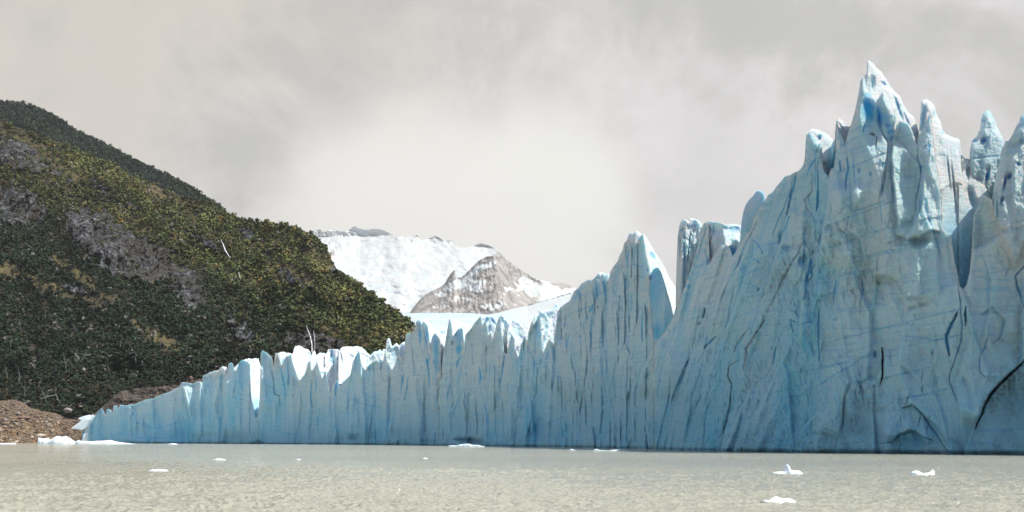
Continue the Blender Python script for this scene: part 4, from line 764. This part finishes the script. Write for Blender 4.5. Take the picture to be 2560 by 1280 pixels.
# ------------------------------------------------------------------ trees
def leaf_proto(n, seed, h=5.5, r=2.6, size=.95, up=0.35):
    """leaf clumps spread through a crown's volume: n small quads."""
    g = np.random.default_rng(seed); lob = g.normal(size=(5, 3))*np.array([.5, .5, .3])*r; lob[:, 2] += h*.58; li = g.integers(0, 5, n)
    c = lob[li]+g.normal(size=(n, 3))*np.array([.42, .42, .36])*r*.75
    c[:, 2] = np.clip(c[:, 2], .6, h)
    nrm = g.normal(size=(n, 3))*.5+(c-np.array([0, 0, h*.42]))/r; nrm[:, 2] += up; nrm /= np.linalg.norm(nrm, axis=1)[:, None]
    a = np.cross(nrm, g.normal(size=(n, 3))); a /= np.linalg.norm(a, axis=1)[:, None]; b = np.cross(nrm, a)
    s = size*g.uniform(.6, 1.25, (n, 1)); q = np.stack([c-a*s-b*s*.7, c+a*s*.8-b*s*.6, c+a*s*.9+b*s*.8, c-a*s*.7+b*s], 1)
    return q.reshape(-1, 3), np.repeat(g.uniform(.65, 1.35, n), 4)
def trunk_np(h, r, lean=(0, 0), k=4):
    ring = [(math.cos(2*math.pi*i/k), math.sin(2*math.pi*i/k)) for i in range(k)]
    v = [(x*r, y*r, -.8) for x, y in ring]+[(x*r*.4+lean[0], y*r*.4+lean[1], h) for x, y in ring]
    f = [(i, (i+1) % k, k+(i+1) % k, k+i) for i in range(k)]
    return np.array(v), np.array(f)
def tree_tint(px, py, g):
    """foliage colour with light put in: sunlit yellow-green above, cloud shade darkening the lower slope."""
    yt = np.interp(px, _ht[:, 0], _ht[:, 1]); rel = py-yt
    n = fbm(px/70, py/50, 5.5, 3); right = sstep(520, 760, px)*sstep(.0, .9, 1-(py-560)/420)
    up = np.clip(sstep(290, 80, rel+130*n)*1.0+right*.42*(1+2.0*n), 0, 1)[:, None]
    dark = np.array([.017, .031, .016]); green = np.array([.076, .092, .032]); yel = np.array([.175, .175, .060])  # dark stands for cloud shade, yel for sunlit crowns
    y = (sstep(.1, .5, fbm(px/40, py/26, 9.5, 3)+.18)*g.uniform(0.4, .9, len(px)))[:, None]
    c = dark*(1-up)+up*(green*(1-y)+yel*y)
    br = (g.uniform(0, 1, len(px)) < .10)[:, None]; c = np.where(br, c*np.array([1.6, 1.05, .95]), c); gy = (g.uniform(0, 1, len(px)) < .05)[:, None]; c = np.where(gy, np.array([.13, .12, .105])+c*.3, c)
    fold = (1+1.1*fbm(px/85+py/120, py/60-px/130, 21.5, 3))[:, None]; return c*g.uniform(.75, 1.35, (len(px), 1))*np.clip(fold, .45, 1.7)  # broad light and dark folds painted into the foliage
def forest():
    g = np.random.default_rng(21)
    protos = [leaf_proto(34, 100+i, 5.0, 2.15, .85) for i in range(8)]
    # candidate sites over the mountainside
    n = 74000; px = g.uniform(-160, 1100, n); py = g.uniform(300, 1040, n)
    yt = np.interp(px, _ht[:, 0], _ht[:, 1]); my = np.interp(px, _mt[:, 0], _mt[:, 1], right=1100)
    front = np.interp(px, [p[0] for p in FRONT], [min(p[1], 1060) for p in FRONT])
    ok = (py > yt+1) & (py < my+6) & (py < np.where(px > 210, front+28, 1200))
    X2 = px[None, :]; Y2 = py[None, :]; rk, gr = hill_masks(X2, Y2); rk = rk[0]; gr = gr[0]
    ok &= g.uniform(0, 1, n) > np.clip(rk*.84+gr*.74, 0, .97)
    D = hillD(px, py); sz = (D/F); keep = g.uniform(0, 1, n) < np.clip((0.55/sz)**-1.2*.55, .25, 1)
    ok &= keep
    px, py, D = px[ok], py[ok], D[ok]
    # the nearest 300 become trees of their own
    cand = np.where((px > -20) & (py > 760))[0]; order = cand[np.argsort(D[cand])]; solo = []; used = []
    for i in order:
        if all((px[i]-px[j])**2+(py[i]-py[j])**2 > 90 for j in used[-160:]): used.append(i); solo.append(i)
        if len(solo) >= 280: break
    solo = set(solo); rest = np.array([i for i in range(len(px)) if i not in solo])
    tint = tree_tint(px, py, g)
    def stuff(name, px, py, D, tint, sc, label, cat):
        V, T = [], []; off = 0; F_ = []
        for i in range(len(px)):
            q, t = protos[i % 8]; a = g.uniform(0, 6.28); ca, sa = math.cos(a), math.sin(a); s = (.55+1.0*g.uniform()**1.5)*sc
            v = np.empty_like(q); v[:, 0] = (q[:, 0]*ca-q[:, 1]*sa)*s; v[:, 1] = (q[:, 0]*sa+q[:, 1]*ca)*s; v[:, 2] = q[:, 2]*s*g.uniform(.8, 1.15)
            w = to_world(px[i], py[i], D[i]); V.append(v+w-np.array([0, 4, 1.0])); T.append(tint[i][None, :]*t[:, None])
        V = np.concatenate(V); T = np.concatenate(T); f = np.arange(len(V)).reshape(-1, 4)
        o = mesh_np(name, V, f, LEAF, {'tint': T}, smooth=False)
        return tag(o, label, cat, kind='stuff')
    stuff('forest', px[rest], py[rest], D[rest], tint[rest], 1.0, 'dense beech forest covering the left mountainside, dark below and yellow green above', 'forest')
    n = 7500; rx = g.uniform(-200, 560, n); rt = np.interp(rx, RIDGE[:, 0], RIDGE[:, 1]); hb = np.interp(rx, _ht[:, 0], _ht[:, 1])
    ry = rt+g.uniform(0, 1, n)*(hb-rt+25); rd = ridgeD(rx, ry)
    tr = np.array([.024, .042, .028])*g.uniform(.6, 1.4, (n, 1)); tr = np.where((g.uniform(0, 1, n) < .18)[:, None]*(ry > rt+30)[:, None], tr*np.array([2.4, 1.7, 1.2]), tr)  # ridge tint darkened to stand for cloud shadow
    stuff('ridge_forest', rx, ry, rd, tr, 1.6, 'dark distant forest along the top ridge behind the mountainside', 'forest')
    # individual trees
    bark = BARK
    me_c, me_t = [], []
    for k in range(8):
        q, t = leaf_proto(110, 300+k, 6.2, 2.7, .62); base = [np.array([.022, .034, .020]), np.array([.036, .046, .022]), np.array([.050, .040, .022]), np.array([.030, .040, .028])][k % 4]  # near crowns carry the lower slope's shade in their tint
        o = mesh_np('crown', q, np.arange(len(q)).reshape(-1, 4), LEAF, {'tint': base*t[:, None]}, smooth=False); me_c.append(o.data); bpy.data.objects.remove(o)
        v, f = trunk_np(5.2, .16, (g.uniform(-.5, .5), g.uniform(-.4, .4)), 5); o = mesh_np('trunk', v, f, bark); me_t.append(o.data); bpy.data.objects.remove(o)
    lab = ['dark green beech tree in the dense wood on the lower slope', 'olive green beech tree in the dense wood on the lower slope', 'brownish beech tree in the dense wood on the lower slope', 'grey green beech tree in the dense wood on the lower slope']
    for i in solo:
        k = random.randrange(8)
        e = bpy.data.objects.new('beech_tree', None); COL.objects.link(e); w = to_world(px[i], py[i], D[i]-5)
        e.location = (w[0], w[1], w[2]-1.0); e.rotation_euler = (0, 0, random.uniform(0, 6.28)); s = random.uniform(.8, 1.35); e.scale = (s, s, s*random.uniform(.9, 1.1))
        tag(e, lab[k % 4], 'tree', 'beech trees on the lower slope')
        for nm, ms in (('crown', me_c[k]), ('trunk', me_t[k])):
            c = bpy.data.objects.new(nm, ms); COL.objects.link(c); c.parent = e
forest()

# ------------------------------------------------------------------ dead trees, boulders, waterfalls
def tube(pts, rad, k=5):
    V, Fq = [], []; n = len(pts)
    for i, (p, r) in enumerate(zip(pts, rad)):
        d = (Vector(pts[min(i+1, n-1)])-Vector(pts[max(i-1, 0)])).normalized(); a = d.orthogonal().normalized(); b = d.cross(a)
        for j in range(k):
            q = Vector(p)+r*(a*math.cos(2*math.pi*j/k)+b*math.sin(2*math.pi*j/k)); V.append(tuple(q))
    for i in range(n-1):
        for j in range(k): Fq.append((i*k+j, i*k+(j+1) % k, (i+1)*k+(j+1) % k, (i+1)*k+j))
    Fq.append(tuple(range(k))[::-1]); Fq.append(tuple(range((n-1)*k, n*k)))
    return V, Fq
def merge(parts):
    V, Fq = [], []
    for v, f in parts:
        o = len(V); V += v; Fq += [tuple(i+o for i in q) for q in f]
    return V, Fq
def pymesh(name, V, Fq, m, parent=None, smooth=True):
    me = bpy.data.meshes.new(name); me.from_pydata(V, [], Fq); me.materials.append(m); me.update()
    if smooth: me.polygons.foreach_set('use_smooth', [True]*len(me.polygons))
    o = bpy.data.objects.new(name, me); COL.objects.link(o); o.parent = parent; return o
def branch(rr, p, d, L_, r, depth, out):
    pts, rad = [tuple(p)], [r]; q = p.copy()
    for i in range(3):
        d = (d+Vector((rr.uniform(-.25, .25), rr.uniform(-.25, .25), rr.uniform(-.05, .22)))).normalized(); q = q+d*L_/3; pts.append(tuple(q)); rad.append(r*(1-.27*(i+1)))
        if depth > 0 and i > 0 or depth > 1:
            dd = (d+Vector((rr.uniform(-.9, .9), rr.uniform(-.9, .9), rr.uniform(0, .4)))).normalized(); branch(rr, q, dd, L_*rr.uniform(.45, .7), r*.55, depth-1, out)
    out.append(tube(pts, rad, 4))
def dead_trees():
    spots = [(48,962,1.3,'upright'),(140,985,.7,'small'),(62,990,1.1,'spreading'),(315,800,.9,'upright'),(143,830,1.3,'forked'),(52,830,1.1,'slender'),(112,800,1.0,'bushy'),(190,830,1.2,'spreading'),(262,850,.9,'slender'),(25,870,.9,'upright'),(240,760,.8,'small'),(300,870,1.0,'forked'),(205,905,1.0,'slender'),(340,905,.9,'small'),(165,925,1.1,'upright'),(85,935,1.0,'forked'),(275,930,.9,'spreading'),(400,870,.9,'slender'),(450,820,.8,'small'),(20,955,1.2,'bushy'),(95,975,1.3,'broad'),(115,1005,1.0,'leaning')]
    where = ['just above the brown gravel mound', 'at the wood edge over the moraine', 'beside the left edge of the gravel mound', 'below the grey cliff', 'high in the dark wood', 'near the left frame edge', 'in the middle of the dark wood', 'among dark crowns mid slope', 'beneath the grassy strip', 'close to the left frame edge', 'under the tan grass patch', 'right of the forked snag', 'in the lower dark wood', 'near the foot of the slope', 'above the moraine hollow', 'above the gravel mound', 'near the shaded moraine', 'toward the ice front', 'on the bare slope rib', 'at the far left wood edge', 'with many pale limbs behind the gravel mound', 'on the dark bank over the moraine']
    for i, (x, y, s, kd) in enumerate(spots):
        rr = random.Random(50+i); D = (float(hillD(np.array([x]), np.array([y]))[0]) if y < 985 else 985)-12
        parts = []; branch(rr, Vector((0, 0, -1)), Vector((rr.uniform(-.2, .2), 0, 1)), 9*s, .30*s, 2, parts)
        V, Fq = merge(parts); o = pymesh('dead_tree', V, Fq, BARK); o.location = P(x, y, D)
        tag(o, f'{kd} bare grey dead tree {where[i]}', 'dead tree', 'bare dead trees on the slope')
    # a fallen pale trunk on the bank
    a, b = P(100, 998, 950), P(140, 987, 955)
    V, Fq = merge([tube([tuple(a), tuple((a+b)/2+Vector((0, 0, .5))), tuple(b)], [.45, .4, .2], 6), tube([tuple(b), tuple(P(150, 1008, 950))], [.25, .15], 5)])
    tag(pymesh('fallen_trunk', V, Fq, BARK), 'pale fallen tree trunk lying on the dark bank above the gravel', 'log')
dead_trees()

def rock_mesh(name, r, seed, sq=(1, 1, .7), m=BOULDER):
    import bmesh
    bm = bmesh.new(); bmesh.ops.create_icosphere(bm, subdivisions=3, radius=1)
    co = np.array([v.co[:] for v in bm.verts]); n = 1+.38*fbm(co[:, 0]*1.1+seed, co[:, 1]*1.1, co[:, 2]*1.1, 4, .55)
    q = np.round(co*1.0*2.2)/2.2; co = (co*.7+q*.3)*n[:, None]*np.array(sq)*r
    for v, c in zip(bm.verts, co): v.co = c
    me = bpy.data.meshes.new(name); bm.to_mesh(me); bm.free(); me.materials.append(m)
    o = bpy.data.objects.new(name, me); COL.objects.link(o); return o
def boulders():
    B = [(170,1026,8,(1.3,1,.8),BOULDER,'large pale boulder on the dark slope above the toe of the ice'), (45,1034,5,(1.2,1,.7),BOULDER,'pale boulder above the dark hollow in the gravel bank'), (65,1031,4,(1.2,1,.7),BOULDER,'round grey boulder right of the pale one on the gravel bank'),
         (60,1046,9,(1.9,1,.6),REDROCK,'long reddish boulder lying in the hollow of the gravel bank'), (14,1050,5,(1.2,1,.8),BOULDER,'light boulder on the gravel bank near the left frame edge'), (478,946,4.5,(1,1,1.25),REDROCK,'upright reddish boulder above the crest of the ice'), (95,1042,3.5,(1,1,.7),REDROCK,'small dark red boulder in the middle of the gravel bank'),
         (142,1045,3,(1.3,1,.7),BOULDER,'small pale stone near the peak of the second gravel mound'), (28,1066,4,(1.4,1,.6),BOULDER,'flat stone low on the gravel bank at the left'), (165,1068,4,(1.5,1,.6),REDROCK,'dark stone beside the tilted ice slab'), (95,1104,3.2,(1.5,1,.6),REDROCK,'orange brown stone at the waterline beside the stranded ice'), (120,1062,3,(1.2,1,.7),BOULDER,'grey stone in the middle of the rubble')]
    for i, (x, y, r, sq, m, lb) in enumerate(B):
        D = (float(moraineD(np.array([x]), np.array([y]))[0]) if x < 400 else 1000)-3; o = rock_mesh('boulder', r*D/F, i*3.1, sq, m); o.location = P(x, y, D); o.rotation_euler = (0, 0, i)
        tag(o, lb, 'boulder', 'boulders on the gravel bank')
    # rubble: uncountable stones as one object
    g = np.random.default_rng(77); import bmesh
    bm = bmesh.new(); bmesh.ops.create_icosphere(bm, subdivisions=1, radius=1); base = np.array([v.co[:] for v in bm.verts]); fc = np.array([[v.index for v in f.verts] for f in bm.faces]); bm.free()
    n = 9000; px = g.uniform(-180, 560, n); py = 985+(g.uniform(0, 1, n)**.8)*125; mt = np.interp(px, _mt[:, 0], _mt[:, 1])
    ok = (py > mt+3) & (py < 1107) & (g.uniform(0, 1, n) < np.where(px > 220, .5, np.clip(.35+(py-1000)/90, .2, 1))); px, py = px[ok], py[ok]; D = moraineD(px, py)-1.5
    s = np.exp(g.normal(-.85, .55, len(px)))*np.clip(.7+(py-1000)/160, .5, 1.3)
    V = np.empty((len(px), len(base), 3)); W_ = to_world(px, py, D)
    for i in range(len(px)):
        j = base*(1+g.uniform(-.35, .35, (len(base), 1)))*np.array([g.uniform(.8, 1.8), 1, g.uniform(.4, .9)])*s[i]; a = g.uniform(0, 3.14); ca, sa = math.cos(a), math.sin(a)
        V[i, :, 0] = j[:, 0]*ca-j[:, 1]*sa; V[i, :, 1] = j[:, 0]*sa+j[:, 1]*ca; V[i, :, 2] = j[:, 2]; V[i] += W_[i]
    f = (fc[None]+(np.arange(len(px))*len(base))[:, None, None]).reshape(-1, 3)
    pal = np.array([[.30, .23, .16], [.17, .13, .095], [.42, .36, .29], [.25, .15, .07], [.10, .08, .065]]); c = pal[g.choice(5, len(px), p=[.34, .26, .12, .16, .12])]*g.uniform(.7, 1.2, (len(px), 1))
    c = c*np.where(px > 150, .55, 1)[:, None]; c = np.repeat(c, len(base), 0)  # stones toward the right darkened to match the painted shade
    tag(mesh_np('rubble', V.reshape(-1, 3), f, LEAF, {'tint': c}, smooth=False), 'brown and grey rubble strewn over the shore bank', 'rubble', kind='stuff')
boulders()

def waterfalls():
    Wf = [([(553,600),(558,612),(563,626),(569,636),(577,647)], [1.0, 2.4, 3.2, 2.8, 1.2], 'bright white waterfall high on the sunlit forest slope'),
          ([(596,680),(599,690),(602,699)], [.7, 1.3, .6], 'tiny white cascade below and right of the high waterfall'),
          ([(765,813),(770,826),(775,840),(778,852),(780,866),(780,885)], [.8, 1.6, 2.5, 2.8, 2.4, 2.2], 'tall white waterfall dropping down the dark cliff behind the ice'),
          ([(784,826),(786,842),(787,862),(787,880)], [.5, .9, .8, .8], 'thin white waterfall thread right of the tall waterfall')]
    for pts, rad, lb in Wf:
        P3, R3 = [], []
        for i in range(len(pts)-1):
            for k in range(5):
                t = k/5; x = pts[i][0]*(1-t)+pts[i+1][0]*t+random.uniform(-.5, .5); y = pts[i][1]*(1-t)+pts[i+1][1]*t; P3.append((x, y)); R3.append((rad[i]*(1-t)+rad[i+1]*t)*random.uniform(.75, 1.2))
        xs = np.array([p[0] for p in P3]); ys = np.array([p[1] for p in P3]); D = hillD(xs, ys)-22
        V, Fq = tube([tuple(P(x, y, float(d))) for x, y, d in zip(xs, ys, D)], [.6*r*float(d)/F for r, d in zip(R3, D)], 7)
        tag(pymesh('waterfall', V, Fq, FOAM), lb, 'waterfall', 'waterfalls on the mountainside')
waterfalls()

# ------------------------------------------------------------------ floating and stranded ice
def berg(top, ywater, label, depth=.8, seed=0, cat='iceberg', name='iceberg', D=None, dirt_dark=0.0, m=BERG, group='pieces of ice on the water', zb=None):
    """a floating block: the traced skyline is its crest, its plan is a rounded lens."""
    D = D or HC*F/(ywater-YH); mp = D/F
    tx = np.array([p[0] for p in top], float); ty = np.array([p[1] for p in top], float); nx = 70; xs = np.linspace(tx[0], tx[-1], nx)
    h = np.clip((ywater-np.interp(xs, tx, ty))*mp, .02*mp, None); u = (xs-xs[0])/(xs[-1]-xs[0]); width = (xs[-1]-xs[0])*mp
    hw = depth*width*.5*np.sqrt(np.clip(1-(2*u-1)**2, .02, 1))*(1+.25*perlin(u*5, seed*1.7, 0))
    K = 26; a = np.linspace(-math.pi, math.pi, K, endpoint=False); X, A = np.meshgrid(xs, a, indexing='ij')
    H = h[:, None]; Wd_ = hw[:, None]; ca = np.cos(A); sa = np.sin(A)
    z = np.where(ca > 0, H*ca**1.3 if False else H*np.sign(ca)*np.abs(ca)**.8, .12*width*ca*np.sqrt(np.clip(1-(2*u[:, None]-1)**2, 0, 1))); y = Wd_*np.sign(sa)*np.abs(sa)**.9
    jx = .05*width*fbm(X*mp/width*7, A*.9, seed, 3); z = z+np.where(ca > 0, 1, 0)*.10*H.max()*fbm(X*mp/width*9+seed, y/width*9, z/width*9, 3)*np.clip(H/H.max()*2, 0, 1)
    co = np.stack([(X-tx.mean())*mp+jx*.4, y, z], -1); idx = np.arange(nx*K).reshape(nx, K); nxt = np.roll(idx, -1, 1)
    f = np.stack([idx[:-1], nxt[:-1], nxt[1:], idx[1:]], -1).reshape(-1, 4)
    di = (dirt_dark*sstep(.2, 0, u)[:, None]*np.ones((1, K))).reshape(-1).astype(np.float32)
    o = mesh_np(name, co.reshape(-1, 3), f, m, {'dirt_dark': di, 'blue': di*0, 'sunlit_crust': di*0+.6}, ngons=[list(idx[0][::-1]), list(idx[-1])])
    o.location = ((tx.mean()-1280)*mp, D, 0 if zb is None else zb); tag(o, label, cat, group); return o
GREYFLOE = make_simple('grey_floe_ice', (0.34, 0.42, 0.46), (0.62, 0.70, 0.73), 1.2, 0.5, 0.1)
def ice_pieces():
    berg([(1900,1255),(1906,1252),(1915,1250),(1927,1250),(1934,1245),(1942,1240),(1950,1244),(1958,1247),(1972,1245),(1982,1249),(1990,1255),(1995,1258)], 1258, 'white iceberg nearest the camera with a low hump and dark left tip', .7, 1, dirt_dark=1.0)
    berg([(1932,1182),(1945,1179),(1956,1179),(1963,1172),(1965,1164),(1962,1162),(1967,1160),(1972,1165),(1975,1175),(1985,1176),(1998,1177),(2007,1184)], 1185, 'small iceberg shaped like a swan with a thin upright neck', .6, 2)
    berg([(2276,1186),(2277,1180),(2284,1178),(2292,1176),(2299,1180),(2306,1185),(2314,1183),(2322,1181),(2328,1178),(2331,1173),(2335,1178),(2336,1186)], 1188, 'white iceberg with a saddle between two raised ends', .7, 3)
    berg([(371,1177),(380,1174),(400,1173),(415,1174),(421,1177)], 1178, 'flat white ice floe on the left open water', .5, 4, 'ice floe', 'ice_floe')
    berg([(533,1149),(545,1146),(555,1147),(565,1149)], 1150, 'thin flat ice floe between the left floe and the glacier front', .5, 5, 'ice floe', 'ice_floe')
    berg([(741,1149),(745,1147),(754,1149)], 1149.5, 'tiny ice floe left of centre on the open water', .6, 6, 'ice floe', 'ice_floe')
    berg([(1056,1146),(1062,1144),(1070,1146)], 1147, 'tiny ice floe near the centre of the open water', .6, 7, 'ice floe', 'ice_floe')
    berg([(1116,1117),(1125,1113),(1140,1113),(1155,1110),(1172,1109),(1180,1112),(1195,1112),(1211,1116)], 1117.5, 'long grey white floe floating below the dark cave in the ice wall', .25, 8, 'ice floe', 'ice_floe', m=GREYFLOE)
    berg([(1420,1126),(1428,1122),(1440,1126)], 1126, 'small bluish floe at the foot of the wall left of the double floe', .4, 9, 'ice floe', 'ice_floe', m=GREYFLOE)
    berg([(1480,1126),(1490,1122),(1500,1125),(1520,1126),(1545,1123),(1560,1125),(1575,1127)], 1127.5, 'low double floe at the foot of the tall ice wall', .25, 10, 'ice floe', 'ice_floe', m=GREYFLOE)
    berg([(95,1106),(96,1094),(108,1097),(118,1095),(128,1100),(130,1108)], 1109.6, 'pale blue stranded block at the left end of the shore ice', .6, 11, 'ice block', 'ice_block', group='stranded ice at the shore')
    berg([(118,1108),(132,1096),(144,1090),(155,1092),(166,1091),(176,1098),(188,1104),(196,1108)], 1109.8, 'large white peaked ice block stranded in front of the rubble', .6, 12, 'ice block', 'ice_block', group='stranded ice at the shore')
    berg([(188,1108),(194,1101),(212,1102),(230,1103),(250,1102),(276,1100),(290,1104),(320,1108),(340,1110)], 1110, 'long low white ice shelf stranded below the glacier toe', .3, 13, 'ice block', 'ice_block', group='stranded ice at the shore')
    berg([(-30,1108),(0,1107.5),(36,1107.5),(40,1110)], 1110.4, 'thin flat ice sheet at the shore by the left frame edge', .4, 14, 'ice floe', 'ice_floe', group='stranded ice at the shore')
    berg([(420,1110),(430,1108),(440,1109),(445,1111)], 1111, 'little ice lump beside the foot of the left wall', .5, 15, 'ice floe', 'ice_floe')
    # tilted slabs leaning on the toe
    def slab(pts, D, th, label):
        n = len(pts); V = [tuple(P(x, y, D)) for x, y in pts]+[tuple(P(x, y, D+th)) for x, y in pts]
        Fq = [tuple(range(n)), tuple(range(2*n-1, n-1, -1))]+[(i, n+i, n+(i+1) % n, (i+1) % n) for i in range(n)]
        o = pymesh('ice_slab', V, Fq, BERG, smooth=False); b_ = o.modifiers.new('bevel', 'BEVEL'); b_.width = .6; b_.segments = 2
        tag(o, label, 'ice slab', 'slabs of ice against the glacier toe'); return o
    slab([(176,1072),(200,1054),(214,1046),(228,1048),(230,1060),(218,1070),(206,1076),(190,1073)], 862, 9, 'pointed grey ice slab jutting left over the rubble')
    slab([(194,1046),(210,1040),(224,1037),(232,1039),(232,1052),(214,1047),(204,1052)], 868, 8, 'pinkish white ice slab wedged above the pointed slab')
    slab([(229,1066),(228,1050),(231,1034),(234,1040),(239,1037),(240,1056),(234,1064)], 858, 5, 'thin upright ice fin at the left end of the glacier toe')
    berg([(205,1106),(210,1085),(216,1082),(222,1076),(230,1071),(236,1070),(244,1074),(240,1084),(238,1098),(246,1106)], 1108, 'crumbled bright white ice heap at the foot of the glacier toe', .5, 16, 'ice heap', 'ice_heap', D=850, group='stranded ice at the shore', zb=0)
ice_pieces()

# ------------------------------------------------------------------ air between the camera and the far peaks
def haze():
    V = [(x, y, z) for x in (-10000, 10000) for y in (-400, 21500) for z in (-7.5, 4200)]
    Fq = [(0, 1, 3, 2), (4, 6, 7, 5), (0, 4, 5, 1), (2, 3, 7, 6), (0, 2, 6, 4), (1, 5, 7, 3)]
    m = bpy.data.materials.new('thin_haze'); m.use_nodes = True; t = m.node_tree; t.nodes.clear(); o = N(t, 'ShaderNodeOutputMaterial')
    v = N(t, 'ShaderNodeVolumePrincipled'); v.inputs['Color'].default_value = (.99, .99, .985, 1); v.inputs['Density'].default_value = HAZE; v.inputs['Anisotropy'].default_value = .2
    L(t, v.outputs[0], o.inputs['Volume'])
    ob = pymesh('haze', V, Fq, m, smooth=False); tag(ob, kind='stuff')
HAZE = 0.000020
if HAZE: haze()
